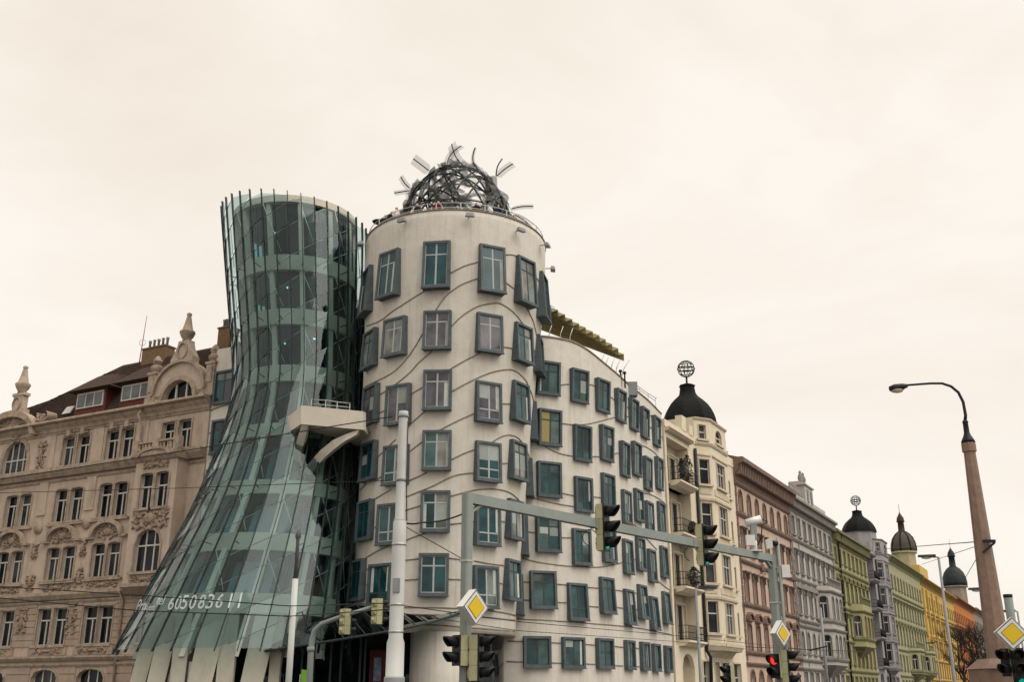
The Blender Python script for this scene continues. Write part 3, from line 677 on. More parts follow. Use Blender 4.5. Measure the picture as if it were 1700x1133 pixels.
# floors inside
LV = [(323, 334), (422, 447), (512, 538), (606, 633), (703, 724), (797, 820), (885, 914), (985, 1019)]
FL = []
for yt, yb in LV:
    Yf = 56.0
    for _ in range(6):
        z = EYE + ray(480, yt)[1] * Yf; x, y, r = gsec(z); Yf = y - .86 * r
    FL.append((EYE + ray(480, yb)[1] * Yf, z))
FL.sort()
for zb, zt in FL:
    x, y, r = gsec((zb + zt) / 2); k = .86
    mb = MB(); mb.lathe([(r * k - .3, zb), (r * k, zb), (r * k, zt), (r * k - .3, zt)], (x, y, 0), 64, smooth=False); mb.build('floor_fascia', M['slab'], CB)
    mb = MB(); mb.lathe([(.05, zb + .02), (r * k - .3, zb + .02), (r * k - .3, zb + .35), (.05, zb + .35)], (x, y, 0), 40, smooth=False); mb.build('floor_slab', M['floor_in'], CB)
for (b0, t0), (b1, t1) in zip(FL, FL[1:]):      # storeys: inner glazing, braces, core
    vs = []; fs = []; n = 30
    for q in range(n + 1):
        th = R(-138 + 150 * q / n); vs += [G(th, t0 - .02, .78), G(th, b1 + .02, .78)]
    for q in range(n): fs.append((2 * q, 2 * q + 2, 2 * q + 3, 2 * q + 1))
    MB().add(vs, fs, 0, True).build('inner_glazing', M['glass_in'] if t0 > 15 else M['glass_in2'], CB, recalc=False)
    for q in range(10):
        th = R(-138 + 16.5 * q); MB().bar(G(th, t0, .785), G(th, b1, .785), .08, .09, up=(math.cos(th), math.sin(th), 0)).build('inner_mullion', M['sash_dark'], CB)
    vs = []; fs = []
    for q in range(n + 1):
        th = R(12 + 158 * q / n); vs += [G(th, t0 - .02, .80), G(th, b1 + .02, .80)]
    for q in range(n):
        if q % 7 not in (2, 3, 4): fs.append((2 * q, 2 * q + 2, 2 * q + 3, 2 * q + 1))
    MB().add(vs, fs, 0, True).build('rear_wall', M['core'], CB, recalc=False)
    for q in range(6):
        t_ = R(-172 + 32 * q); MB().tube([G(t_, b1 - .05, .90), G(t_ + R(15), t0 + .1, .90)], .026, 6).build('brace_cable', M['cable'], CB)
    if t0 < 15:  # pale panels added to brighten the lower storeys behind the glass
        for q0, q1 in ((-150, -118), (-100, -62), (-44, -20)):
            vs = []; fs = []
            for q in range(9):
                th = R(q0 + (q1 - q0) * q / 8); vs += [G(th, t0 - .3, .6), G(th, b1 - .5, .6), G(th, t0 - .3, .585), G(th, b1 - .5, .585)]
            for q in range(8): fs += [(4 * q, 4 * q + 4, 4 * q + 5, 4 * q + 1), (4 * q + 2, 4 * q + 3, 4 * q + 7, 4 * q + 6)]
            MB().add(vs, fs).build('brightening_panel', M['brightening_panel'], CB)
    x, y, r = gsec((t0 + b1) / 2); MB().lathe([(r * .42, t0 - .4), (r * .42, b1 + .1)], (x + .5, y + .9, 0), 24).build('core_wall', M['core'], CB)
for q in range(12):
    th = R(-90 + 15 + 30 * q); n = 22; vs = []; fs = []; tq = Vector((-math.sin(th), math.cos(th), 0)) * .14
    for k in range(n + 1):
        z = 3.4 + (FL[-1][0] - 3.4) * k / n
        vs += [G(th, z, .83, -.42) - tq, G(th, z, .83, -.42) + tq, G(th, z, .83) + tq, G(th, z, .83) - tq]
    for k in range(n):
        for j in range(4): fs.append((4 * k + j, 4 * k + (j + 1) % 4, 4 * k + 4 + (j + 1) % 4, 4 * k + 4 + j))
    fs += [(0, 1, 2, 3), (4 * n, 4 * n + 1, 4 * n + 2, 4 * n + 3)]
    MB().add(vs, fs).build('column', M['slab'], CB)
# standoff brackets from fascia to fin
for zb, zt in FL[1:-1]:
    for i in range(-8, 8, 2):
        th = TH_(i); zc = zb + .3; MB().bar(G(th, zc, .86), G(th, zc + .05, 1, -.05), .045, .05).build('standoff', M['fin'], CB)
# downlights on ceilings
for x, y, lev in [(474, 571, 4), (498, 568, 4), (522, 563, 4), (538, 572, 4), (478, 478, 5), (528, 507, 5), (458, 387, 6), (428, 836, 2), (439, 842, 2), (475, 846, 2), (484, 839, 2), (506, 884, 1)]:
    zc = FL[min(lev + 1, 7)][0] - .05; a, e = ray(x, y); Y = (zc - EYE) / e
    MB().lathe([(.02, -.05), (.075, -.03), (.075, .03), (.02, .03)], (a * Y, Y, zc), 8).build('downlight', M['lamp'], CB)
# phone number lettered on the glass
def ghit(x, y, off):
    a, e = ray(x, y); Y = 48.0
    while Y < 62:
        z = EYE + e * Y; cx_, cy_, r_ = gsec(z)
        if math.hypot(a * Y - cx_, Y - cy_) <= r_ + off: return Vector((a * Y, Y, z))
        Y += .03
    return Vector((a * Yc, 57, EYE + e * 57))
M['letter'] = net_mat('pale_lettering', (.66, .72, .69), .6)
def glyph(ch, box, shear, m=None):
    cu = bpy.data.curves.new('t', 'FONT'); cu.body = ch; cu.size = 1; cu.fill_mode = 'FRONT'; cu.offset = .006
    ob = bpy.data.objects.new('t', cu); COL.objects.link(ob)
    dg = bpy.context.evaluated_depsgraph_get(); me = bpy.data.meshes.new_from_object(ob.evaluated_get(dg))
    bpy.data.objects.remove(ob); xs = [v.co.x for v in me.vertices]; ys = [v.co.y for v in me.vertices]
    x0, x1, y0, y1 = min(xs), max(xs), min(ys), max(ys); bx0, bx1, by0, by1 = box
    mb = MB(); vs = []
    for v in me.vertices:
        u = (v.co.x - x0) / (x1 - x0); w = (v.co.y - y0) / (y1 - y0)
        px = bx0 + u * (bx1 - bx0 - shear) + w * shear; py = by1 + (by0 - by1) * w
        vs.append(ghit(px, py, .135))
    mb.add(vs, [list(p.vertices) for p in me.polygons]); return mb.build('glass_lettering', M['letter'], CB, recalc=False)
for ch, bx, sh in [('6', (277, 293, 991, 1013.5), 7), ('0', (288, 304, 990.5, 1013), 7), ('5', (298, 315, 989, 1012.5), 7), ('0', (312, 329, 988.5, 1012), 7), ('8', (327, 344, 988, 1011.5), 7), ('3', (340, 358, 987, 1011.5), 7), ('6', (356, 374, 986.5, 1010.5), 7), ('1', (378, 387, 986, 1010), 6), ('1', (394, 403, 985, 1010), 6),
                   ('tel', (258, 276, 989, 1005), 6), ('Pro', (224, 247, 996, 1017), 8), ('nájem', (237, 259, 1003, 1018), 6)]:
    glyph(ch, bx, sh)
# balcony clasped to the waist of the glass tower
def slabpoly(pts, dz, th):
    mb = MB(); n = len(pts); mb.add([p for p in pts] + [p + Vector((0, 0, dz)) for p in pts], [list(range(n))[::-1], list(range(n, 2 * n))] + [(i, (i + 1) % n, n + (i + 1) % n, n + i) for i in range(n)]); return mb
Yb = 54.3
TL, TR_, BL, BR = at(500, 673.5, Yb), at(603, 683.4, Yb - .6), at(499.5, 704.6, Yb), at(603, 714, Yb - .6)
LT, LB = at(463, 698, Yb + 2.1), at(463, 722, Yb + 2.1); LM0, LM1 = at(483, 689, Yb + .9), at(483, 715.5, Yb + .9)
mb = MB(); bk = Vector((.5, 3.6, 0)); wv = Vector((.1, .3, 0))
def wallq(a, b, c, d):      # thick upstand a-b top, c-d bottom
    mb.hexa([d, c, c + wv, d + wv, a, b, b + wv, a + wv])
wallq(TL, TR_, BR, BL); wallq(LM0, TL, BL, LM1); wallq(LT, LM0, LM1, LB)
zb_ = BL.z + .06
mb.hexa([Vector((BL.x, BL.y + .02, zb_)), Vector((BR.x, BR.y + .02, BR.z + .06)), Vector((BR.x + .2, BR.y + 4.5, BR.z + .06)), Vector((LB.x + .4, BL.y + 4, zb_))] + [Vector((BL.x, BL.y + .02, zb_ + .25)), Vector((BR.x, BR.y + .02, BR.z + .31)), Vector((BR.x + .2, BR.y + 4.5, BR.z + .31)), Vector((LB.x + .4, BL.y + 4, zb_ + .25))])
mb.build('balcony', M['slab'], CB)
def arm(top, low, w):
    m_ = MB(); vs = []; fs = []
    for (t, l) in zip(top, low):
        for dx in (0, w): vs += [t + Vector((0, dx, 0)), l + Vector((0, dx, 0))]
    for i in range(len(top) - 1):
        k = 4 * i; fs += [(k, k + 4, k + 5, k + 1), (k + 2, k + 3, k + 7, k + 6), (k, k + 2, k + 6, k + 4), (k + 1, k + 5, k + 7, k + 3)]
    n = 4 * len(top) - 4; fs += [(0, 1, 3, 2), (n, n + 2, n + 3, n + 1)]
    m_.add(vs, fs); return m_
pa = [(501, 705), (495, 724), (489, 745), (481, 768), (469, 797)]; pb = [(512, 706), (508, 724), (501, 748), (495, 770), (487, 797)]
YY = [Yb + .1, Yb + .5, Yb + 1.1, Yb + 1.6, Yb + 2.1]
arm([at(x, y, Y) for (x, y), Y in zip(pa, YY)], [at(x, y, Y) for (x, y), Y in zip(pb, YY)], .45).build('balcony_strut', M['slab'], CB)
pa = [(597, 713), (575, 721), (553, 731), (532, 748), (514, 768), (495, 796)]; pb = [(592, 722), (572, 733), (556, 745), (541, 758), (526, 774), (508, 797)]
YY = [Yb - .45, Yb - .2, Yb + .2, Yb + .7, Yb + 1.2, Yb + 1.8]
arm([at(x, y, Y) for (x, y), Y in zip(pa, YY)], [at(x, y, Y) for (x, y), Y in zip(pb, YY)], .5).build('balcony_strut', M['slab'], CB)
mb = MB()
for l in ([(517, 664), (541, 665), (560, 668), (581, 670)], [(517, 671), (541, 673), (560, 675), (581, 677)]): mb.tube([at(x, y, Yb + .5) for x, y in l], .028, 6)
for x, y in ((517, 664), (541, 665), (560, 668), (581, 670)):
    p = at(x, y, Yb + .5); mb.tube([p, p - Vector((0, 0, .8))], .03, 6)
mb.build('balcony_railing', M['steel'], CB)
# legs under the glass skirt
for (xt, xb, w) in [(247, 229, 26), (275, 259, 30), (301, 294, 25), (348, 332, 41), (378, 372, 28), (434, 418, 38), (459, 454, 18)]:
    a, e = ray(xt, 1075); Y = 50.0
    while Y < 58:
        cx_, cy_, r_ = gsec(3.9)
        if math.hypot(a * Y - cx_, Y - cy_) <= r_ * .84: break
        Y += .05
    p = at(xt, 1060, Y); q = at(xb, 1133, Y - .25); hw = w * Y / 1790 / 2
    dxy = (q - p) / (p.z - q.z); g_ = q + dxy * (q.z); top = p - dxy * 1.2 + Vector((0, .3, 0)); 
    ring = lambda c, s: [c + Vector((-hw * s, -.15, 0)), c + Vector((hw * s, -.15, 0)), c + Vector((hw * .8 * s, .5, 0)), c + Vector((-hw * .6 * s, .5, 0))]
    g_.z = 0; MB().hexa(ring(g_, .9) + ring(top, 1.05)).build('splayed_leg', M['leg'], CB)
x, y, r = gsec(4)
mb = MB(); mb.lathe([(r * .5, 0), (r * .5, 4.6)], (x + .8, y + .8, 0), 30); mb.build('lobby_glazing', M['darkglass'], CB)
# glazed canopy sweeping from skirt to round tower
CF = [(440, 1082, 52.2), (500, 1073, 50.6), (570, 1062, 49.8), (641, 1050, 49.6), (690, 1040, 50.2), (730, 1030, 51.4), (768, 1018, 52.8)]
CK = [(440, 1066, 53.6), (500, 1044, 53.4), (553, 1022, 53.8), (590, 1006, 54.6), (660, 1016, 54.4), (715, 1023, 53.9), (768, 1016, 53.5)]
fr_ = cat([tuple(at(*p)) for p in CF], 2); bk_ = cat([tuple(at(*p)) for p in CK], 2)
for i in range(len(fr_) - 1):
    f = [fr_[i], fr_[i + 1], bk_[i + 1], bk_[i]]; MB().hexa(f + [v + Vector((0, 0, .03)) for v in f]).build('canopy_pane', M['glass_dark'], CB)
    MB().bar(fr_[i], bk_[i], .05, .1).build('canopy_rib', M['fin'], CB)
MB().tube(fr_, .06, 6).build('canopy_edge', M['fin'], CB); MB().tube(bk_, .05, 6).build('canopy_edge', M['fin'], CB)
# base of the round tower: recessed dark glazing and a round plastered pier
cx, cy, r = tsec(ZB)
mb = MB(); mb.lathe([(r * .86, 0), (r * .86, ZB + .05)], (cx, cy, 0), 48); mb.build('base_glazing', M['darkglass'], CB)
c = at(726, 1090, 54.6); mb = MB(); mb.lathe([(1.38, 0), (1.38, ZB + .02)], (c.x, c.y, 0), 40); mb.build('round_pier', M['render'], CB)
for x in (500, 520, 548, 565, 597, 605, 780, 815):
    p = at(x, 1120, 53.9 if x < 700 else 54.3); MB().box(p.x - .05, p.x + .05, p.y - .04, p.y + .04, 0, 4.3).build('base_mullion', M['fin'], CB)
mb = MB(); mb.hexa([(-17, 60.6, 0), (-7, 56.4, 0), (-7, 58, 0), (-17, 63, 0), (-17, 60.6, 4.4), (-7, 56.4, 4.4), (-7, 58, 4.4), (-17, 63, 4.4)]); mb.build('base_screen', M['darkglass'], CB)
p = at(628, 1100, 53.4); mb = MB(); mb.box(p.x - .42, p.x + .42, p.y - .06, p.y, 1.9, 3.75); ps = mb.build('poster', mat('red_poster', (.04, .006, .006), .6, .2, 3), CB)
mb = MB(); mb.box(p.x - .2, p.x + .16, p.y - .09, p.y - .062, 2.3, 3.4); mb.build('poster_picture', mat('poster_picture', (.10, .12, .16), .6, .6, 4), ps)
# setback wall beside the neighbour and link block behind the towers
gp = (PL[0] - NL[0] * .12, PL[1] - NL[1] * .12)
def glw(u, z): return Vector((gp[0] + UL[0] * u, gp[1] + UL[1] * u, z))
def gap(x, y): u, z = on_plane(x, y, gp, UL); return glw(u, z)
zt = gap(365, 580).z; ue = on_plane(389, 640, gp, UL)[0]; u0 = -.02
mb = MB(); bkv = Vector((-NL[0], -NL[1], 0)) * 6
f0, f1 = glw(u0, 0), glw(ue, 0); up = Vector((0, 0, zt))
mb.hexa([f0, f1, f1 + bkv, f0 + bkv, f0 + up, f1 + up, f1 + bkv + up, f0 + bkv + up]); mb.build('setback_wall', M['render'], CB)
nL = Vector((NL[0], NL[1], 0))
for x, y, H in ((374, 643, 2.1), (369, 725, 2.15), (360, 808, 2.1)): add_window(gap(x, y), nL, 'A', 1.6, H, .2, .2, dark=True)
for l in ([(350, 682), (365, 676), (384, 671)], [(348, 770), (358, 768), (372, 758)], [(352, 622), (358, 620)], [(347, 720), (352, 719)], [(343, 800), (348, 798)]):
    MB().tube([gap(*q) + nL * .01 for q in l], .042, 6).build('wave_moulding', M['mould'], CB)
mb = MB(); mb.hexa([(-17.2, 67.5, 0), (-1, 62.8, 0), (3, 74, 0), (-14, 78, 0), (-17.2, 67.5, 21.2), (-1, 62.8, 19.2), (3, 74, 19.2), (-14, 78, 21.2)]); mb.build('link_block', M['core'], CB)
mb = MB(); mb.hexa([(-10.4, 62.6, 0), (-7.0, 62.2, 0), (-7.0, 66, 0), (-10.4, 66, 0), (-10.4, 62.6, 25.2), (-7.0, 62.2, 25.2), (-7.0, 66, 25.2), (-10.4, 66, 25.2)]); mb.build('gap_filler', M['darkglass'], CB)  # dark box added to block the sky showing between the towers

# ================================================================== people on the terrace
def person(name_label, x, y, Y, top, hair, trouser, lean=0, turn=0, arm_up=False, hat=None):
    cx_, cy_, r_ = tsec(ZT); a_ = ray(x, y)[0]; Y = 50.0
    while Y < 58 and math.hypot(a_ * Y - cx_, Y - cy_) > r_ - .62: Y += .03
    head = at(x, y - 2, Y); floor = 26.31; Hh = 1.72
    root_z = floor; sc = (head.z + .12 - floor) / Hh; sc = max(.9, min(1.08, sc)); floor = max(26.31, head.z + .12 - Hh * sc)
    me = bpy.data.meshes.new('person')
    V = [(0, 0, .95), (0, 0, 1.12), (0, .0, 1.32), (0, 0, 1.45), (0, -.02, 1.53), (0, -.03, 1.62), (0, -.02, 1.70),
         (.19, 0, 1.40), (.25, -.02, 1.12), (.22, -.2, .98), (.2, -.27, .95), (-.19, 0, 1.40), (-.25, -.02, 1.12), (-.22, -.2, .98), (-.2, -.27, .95),
         (.1, 0, .88), (.11, -.02, .5), (.12, .02, .09), (.13, -.14, .05), (-.1, 0, .88), (-.11, -.02, .5), (-.12, .02, .09), (-.13, -.14, .05)]
    if arm_up: V[9] = (.24, -.22, 1.3); V[10] = (.14, -.26, 1.45)
    E_ = [(0, 1), (1, 2), (2, 3), (3, 4), (4, 5), (5, 6), (3, 7), (7, 8), (8, 9), (9, 10), (3, 11), (11, 12), (12, 13), (13, 14), (0, 15), (15, 16), (16, 17), (17, 18), (0, 19), (19, 20), (20, 21), (21, 22)]
    rad = [(.17, .12), (.15, .11), (.19, .12), (.12, .09), (.055, .055), (.09, .105), (.075, .085), (.085, .08), (.06, .06), (.045, .045), (.04, .03), (.085, .08), (.06, .06), (.045, .045), (.04, .03), (.10, .10), (.07, .07), (.05, .05), (.045, .04), (.10, .10), (.07, .07), (.05, .05), (.045, .04)]
    me.from_pydata(V, E_, []); ob = bpy.data.objects.new('person', me); COL.objects.link(ob)
    md = ob.modifiers.new('s', 'SKIN'); md.use_smooth_shade = True
    for d_, q in zip(me.skin_vertices[0].data, rad): d_.radius = q
    me.skin_vertices[0].data[0].use_root = True
    sb = ob.modifiers.new('u', 'SUBSURF'); sb.levels = 1; sb.render_levels = 1
    dg = bpy.context.evaluated_depsgraph_get(); m2 = bpy.data.meshes.new_from_object(ob.evaluated_get(dg)); ob.modifiers.clear(); ob.data = m2
    for m_ in (top, SKIN, hair, trouser): m2.materials.append(m_)
    for p_ in m2.polygons:
        c_ = p_.center
        if c_.z > 1.52: p_.material_index = 2 if (c_.z > 1.685 or c_.y > .02) else 1
        elif abs(c_.x) > .12 and c_.y < -.2 and c_.z > .9: p_.material_index = 1
        elif c_.z < .93: p_.material_index = 3
        else: p_.material_index = 0
    ob.location = (head.x, head.y, floor); ob.scale = (sc, sc, sc); ob.rotation_euler = (lean, 0, turn)
    return tag(ob, name_label, 'person', 'visitors on the roof terrace')
SKIN = mat('skin', (.46, .28, .2), .6, .05, 6); HK = mat('dark_hair', (.025, .018, .014), .6, .1, 9); HB = mat('brown_hair', (.09, .05, .03), .6, .1, 9)
CK_ = mat('black_cloth', (.013, .014, .018), .9, .15, 9); CW = mat('white_cloth', (.62, .6, .57), .9, .05, 9); CM = mat('maroon_cloth', (.14, .012, .022), .9, .1, 9); CN = mat('navy_cloth', (.018, .024, .045), .9, .1, 9); CBn = mat('brown_cloth', (.12, .07, .025), .9, .1, 9); JN = mat('denim', (.04, .05, .08), .9, .1, 9)
person('person in white shirt at the left end of the round terrace rail', 658, 349, 54.9, CW, HK, JN, turn=.9)
person('person in black coat leaning on the terrace rail left of the white shirt', 650, 356, 54.9, CK_, HB, CK_, turn=.7)
person('person in dark jacket lowest at the far left terrace edge beside the black dish', 640, 362, 55.6, CK_, HB, CK_, turn=.5)
person('person with black hat standing inside the wire dome at left', 693, 343, 55.2, CK_, CK_, JN, turn=-.5)
person('person in maroon top under the wire dome', 725, 338, 54.4, CM, HK, CK_, turn=2.8)
person('person in black jacket left of two dark figures by the front floodlight', 790.5, 341, 53.9, CK_, HK, CK_, turn=2.6)
person('person in black jacket right of two dark figures by the front floodlight', 804, 346, 53.9, CK_, HB, JN, turn=3.3)
person('person in navy jacket at the terrace rail on the right', 826, 344, 54.2, CN, HK, JN, turn=2.4)
person('person in brown coat last on the right of the terrace', 853, 361, 55.2, CBn, HB, CK_, turn=2.2)
p = at(629, 369, 56.2); dsh = thing('black_round_dish', 'black round dish tilted over the left edge of the roof terrace', 'dish', (p.x + .1, p.y + .3, 26.31))  # black disc of unknown use, given a dish shape
mb = MB(); mb.lathe([(.03, -.12), (.2, -.1), (.36, -.02), (.4, .03), (.37, .03), (.03, -.06)], p, 20); mb.build('dish_plate', M['black'], dsh)
MB().tube([(p.x + .1, p.y + .3, 26.31), (p.x + .1, p.y + .3, p.z - .3), (p.x, p.y, p.z - .1)], .03, 6).build('stand', M['black'], dsh)
# ================================================================== facade kit
class Fr:
    def __init__(s, P, U, Nn): s.P = P; s.U = U; s.N = Nn; s.n = Vector((Nn[0], Nn[1], 0)); s.rz = math.atan2(Nn[0], -Nn[1])
    def __call__(s, u, n, z): return Vector((s.P[0] + s.U[0] * u + s.N[0] * n, s.P[1] + s.U[1] * u + s.N[1] * n, z))
    def box(s, mb, u0, u1, n0, n1, z0, z1, mi=0):
        return mb.hexa([s(u0, n0, z0), s(u1, n0, z0), s(u1, n1, z0), s(u0, n1, z0), s(u0, n0, z1), s(u1, n0, z1), s(u1, n1, z1), s(u0, n1, z1)], mi)
    def prof(s, mb, u0, u1, pts, mi=0):     # extrude an (n,z) outline along u
        k = len(pts); mb.add([s(u0, n, z) for n, z in pts] + [s(u1, n, z) for n, z in pts], [list(range(k))[::-1], list(range(k, 2 * k))] + [(i, (i + 1) % k, k + (i + 1) % k, k + i) for i in range(k)], mi)
        return mb
FL_ = Fr(PL, UL, NL); FRt = Fr(PR, UR, NR)
def arc(w, rise, n=10): return [(-w / 2 + w * i / n, rise * math.sqrt(max(0, 1 - (2 * i / n - 1) ** 2))) for i in range(n + 1)]
def wall_open(mb, fr, u0, u1, z0, z1, ops, n=0, depth=.3, mi=0):
    """sheet of wall with real openings; op = (uc, w, za, zb, rise)"""
    us = sorted({u0, u1, *[o[0] - o[1] / 2 for o in ops], *[o[0] + o[1] / 2 for o in ops]}); zs = sorted({z0, z1, *[o[2] for o in ops], *[o[3] for o in ops]})
    us = [u for u in us if u0 <= u <= u1]; zs = [z for z in zs if z0 <= z <= z1]
    for a, b in zip(us, us[1:]):
        for c, d in zip(zs, zs[1:]):
            mu, mz = (a + b) / 2, (c + d) / 2
            if any(abs(mu - o[0]) < o[1] / 2 and o[2] < mz < o[3] for o in ops): continue
            mb.quad(fr(a, n, c), fr(b, n, c), fr(b, n, d), fr(a, n, d), mi)
    for uc, w, za, zb, rise in ops:
        a, b = uc - w / 2, uc + w / 2; m = n - depth; zs_ = zb - rise
        mb.quad(fr(a, n, za), fr(a, m, za), fr(a, m, zs_), fr(a, n, zs_), mi); mb.quad(fr(b, n, za), fr(b, m, za), fr(b, m, zs_), fr(b, n, zs_), mi)
        mb.quad(fr(a, n, za), fr(b, n, za), fr(b, m, za), fr(a, m, za), mi)
        if rise < .01: mb.quad(fr(a, n, zb), fr(b, n, zb), fr(b, m, zb), fr(a, m, zb), mi)
        else:
            A = arc(w, rise)
            for (x0, y0), (x1, y1) in zip(A, A[1:]):
                mb.quad(fr(uc + x0, n, zs_ + y0), fr(uc + x1, n, zs_ + y1), fr(uc + x1, n, zb), fr(uc + x0, n, zb), mi)
                mb.quad(fr(uc + x0, n, zs_ + y0), fr(uc + x1, n, zs_ + y1), fr(uc + x1, m, zs_ + y1), fr(uc + x0, m, zs_ + y0), mi)
HW = {}
def hwin(w, h, rise, hood, trim, frame, sill=True, cols=2, transom=.68, jamb=.13, depth=.26):
    key = (round(w, 2), round(h, 2), round(rise, 2), hood, trim.name, frame.name, sill, cols, transom, jamb)
    if key in HW: return HW[key]
    mb = MB(); x = w / 2; j = jamb
    if j:
        mb.box(-x - j, -x, -.06, .03, 0, h - rise); mb.box(x, x + j, -.06, .03, 0, h - rise)
        if rise < .01: mb.box(-x - j, x + j, -.06, .03, h, h + j)
        else:
            A = arc(w, rise, 12); B = arc(w + 2 * j, rise + j, 12); z = h - rise
            for (a0, a1, b0, b1) in zip(A, A[1:], B, B[1:]):
                mb.hexa([(a0[0], -.06, z + a0[1]), (a1[0], -.06, z + a1[1]), (a1[0], .03, z + a1[1]), (a0[0], .03, z + a0[1]), (b0[0], -.06, z + b0[1]), (b1[0], -.06, z + b1[1]), (b1[0], .03, z + b1[1]), (b0[0], .03, z + b0[1])])
    if sill: mb.box(-x - .22, x + .22, -.2, .03, -.16, 0)
    z = h + .22
    if hood == 1: mb.box(-x - .3, x + .3, -.3, .03, z, z + .09); mb.box(-x - .22, x + .22, -.2, .03, z - .1, z); mb.box(-x - .24, -x - .02, -.16, .03, z - .5, z - .1); mb.box(x + .02, x + .24, -.16, .03, z - .5, z - .1)
    if hood == 2:
        mb.box(-x - .3, x + .3, -.3, .03, z, z + .1); mb.add([(-x - .3, -.3, z + .1), (x + .3, -.3, z + .1), (0, -.3, z + .62), (-x - .3, .03, z + .1), (x + .3, .03, z + .1), (0, .03, z + .62)], [(0, 1, 2), (5, 4, 3), (0, 3, 4, 1), (1, 4, 5, 2), (2, 5, 3, 0)])
        mb.box(-x - .24, -x - .02, -.16, .03, z - .5, z); mb.box(x + .02, x + .24, -.16, .03, z - .5, z)
    if hood == 3:
        mb.box(-x - .3, x + .3, -.28, .03, z, z + .1); A = arc(w + .6, .62, 10); B = arc(w + .4, .46, 10)
        for (a0, a1, b0, b1) in zip(A, A[1:], B, B[1:]):
            mb.hexa([(b0[0], -.3, z + .1 + b0[1]), (b1[0], -.3, z + .1 + b1[1]), (b1[0], .03, z + .1 + b1[1]), (b0[0], .03, z + .1 + b0[1]), (a0[0], -.3, z + .1 + a0[1]), (a1[0], -.3, z + .1 + a1[1]), (a1[0], .03, z + .1 + a1[1]), (a0[0], .03, z + .1 + a0[1])])
        mb.box(-.16, .16, -.2, .03, z + .12, z + .42)
    d = depth; t = .05      # timber frame
    mb.box(-x, -x + t, d - .05, d + .04, 0, h, 1); mb.box(x - t, x, d - .05, d + .04, 0, h, 1); mb.box(-x + t, x - t, d - .05, d + .04, 0, t, 1); mb.box(-x + t, x - t, d - .05, d + .04, h - t, h, 1)
    zt = h * transom
    if transom: mb.box(-x + t, x - t, d - .07, d + .04, zt - .045, zt + .045, 1)
    for c in range(1, cols):
        xx = -x + w * c / cols; mb.box(xx - .04, xx + .04, d - .06, d + .04, t, (zt if cols == 2 and transom else h) - t, 1)
    sm = mb.mesh('window', [trim, frame]); pm = MB().box(-x, x, d, d + .02, 0, h).mesh('pane', M['pane_h'])
    HW[key] = (sm, pm); return HW[key]
def put_win(fr, root, uc, z0, n, meshes):
    o = place('window', meshes[0], root, fr(uc, n, z0), fr.rz); sub('pane', meshes[1], o); return o
def relief(fr, u, n, z, w, h, seed, name, m, root, cnt=16):
    """stone cartouche of lumps and scrolls, symmetric about its axis"""
    r_ = random.Random(seed); mb = MB(); U = Vector((fr.U[0], fr.U[1], 0)); Nn = fr.n; Z = Vector((0, 0, 1))
    mb.blob(fr(u, n + .02, z), [U * w * .2, Z * h * .27, Nn * .13])
    for k in range(int(cnt * 1.8)):
        a, b = r_.uniform(.08, .48) * w, r_.uniform(-.46, .46) * h * (1 - .3 * r_.random()); q = r_.uniform(.035, .085) * (w + h) / 2; ang = r_.uniform(-1, 1); dn = r_.uniform(.05, .12)
        for s_ in (-1, 1):
            A = (U * math.cos(ang * s_) + Z * math.sin(ang * s_)); B = (U * -math.sin(ang * s_) + Z * math.cos(ang * s_))
            mb.blob(fr(u + a * s_, n, z + b), [A * q * 1.7, B * q * .7, Nn * dn])
    return mb.build(name, m, root)
def cornice(fr, root, u0, u1, z, m, h=.9, out=.75, dent=0, dz=.3, name='cornice'):
    mb = MB(); fr.prof(mb, u0, u1, [(-.1, z - h), (.08, z - h), (.12, z - h * .72), (out * .45, z - h * .5), (out * .5, z - h * .3), (out, z - h * .22), (out, z - .06), (out * .9, z), (-.1, z)]); o = mb.build(name, m, root)
    if dent:
        mb = MB(); k = int((u1 - u0) / dent)
        for i in range(k):
            uu = u0 + (i + .5) * (u1 - u0) / k; fr.box(mb, uu - .12, uu + .12, .0, out * .72, z - h * .22 - dz, z - h * .24)
        q = mb.build('cornice_brackets', m, root); q['kind'] = 'stuff'
    return o
def string(fr, root, u0, u1, z, m, h=.22, out=.18, n=0, name='string_course'):
    mb = MB(); fr.prof(mb, u0, u1, [(n - .05, z - h), (n + out * .5, z - h), (n + out, z - h * .4), (n + out, z), (n - .05, z)]); return mb.build(name, m, root)
def body(mb, fr, u0, u1, z, n=-.01, deep=11):
    a, b = fr(u0, n, 0), fr(u1, n, 0); c, d = fr(u1, n - deep, 0), fr(u0, n - deep, 0); up = Vector((0, 0, z))
    for p, q in ((b, c), (c, d), (d, a)): mb.quad(p, q, q + up, p + up)
    mb.quad(a + up, b + up, c + up, d + up)
def pitched(fr, root, u0, u1, z, rise, m, out=.5, deep=11, name='roof', hip=0):
    mb = MB(); r0, r1 = fr(u0 + hip, -deep / 2, z + rise), fr(u1 - hip, -deep / 2, z + rise); a, b, c, d = fr(u0, out, z), fr(u1, out, z), fr(u1, -deep, z), fr(u0, -deep, z)
    t = Vector((0, 0, .12)); mb.add([a, b, c, d, r0, r1], [(0, 1, 5, 4), (2, 3, 4, 5), (1, 2, 5), (3, 0, 4), (3, 2, 1, 0)]); return mb.build(name, m, root)

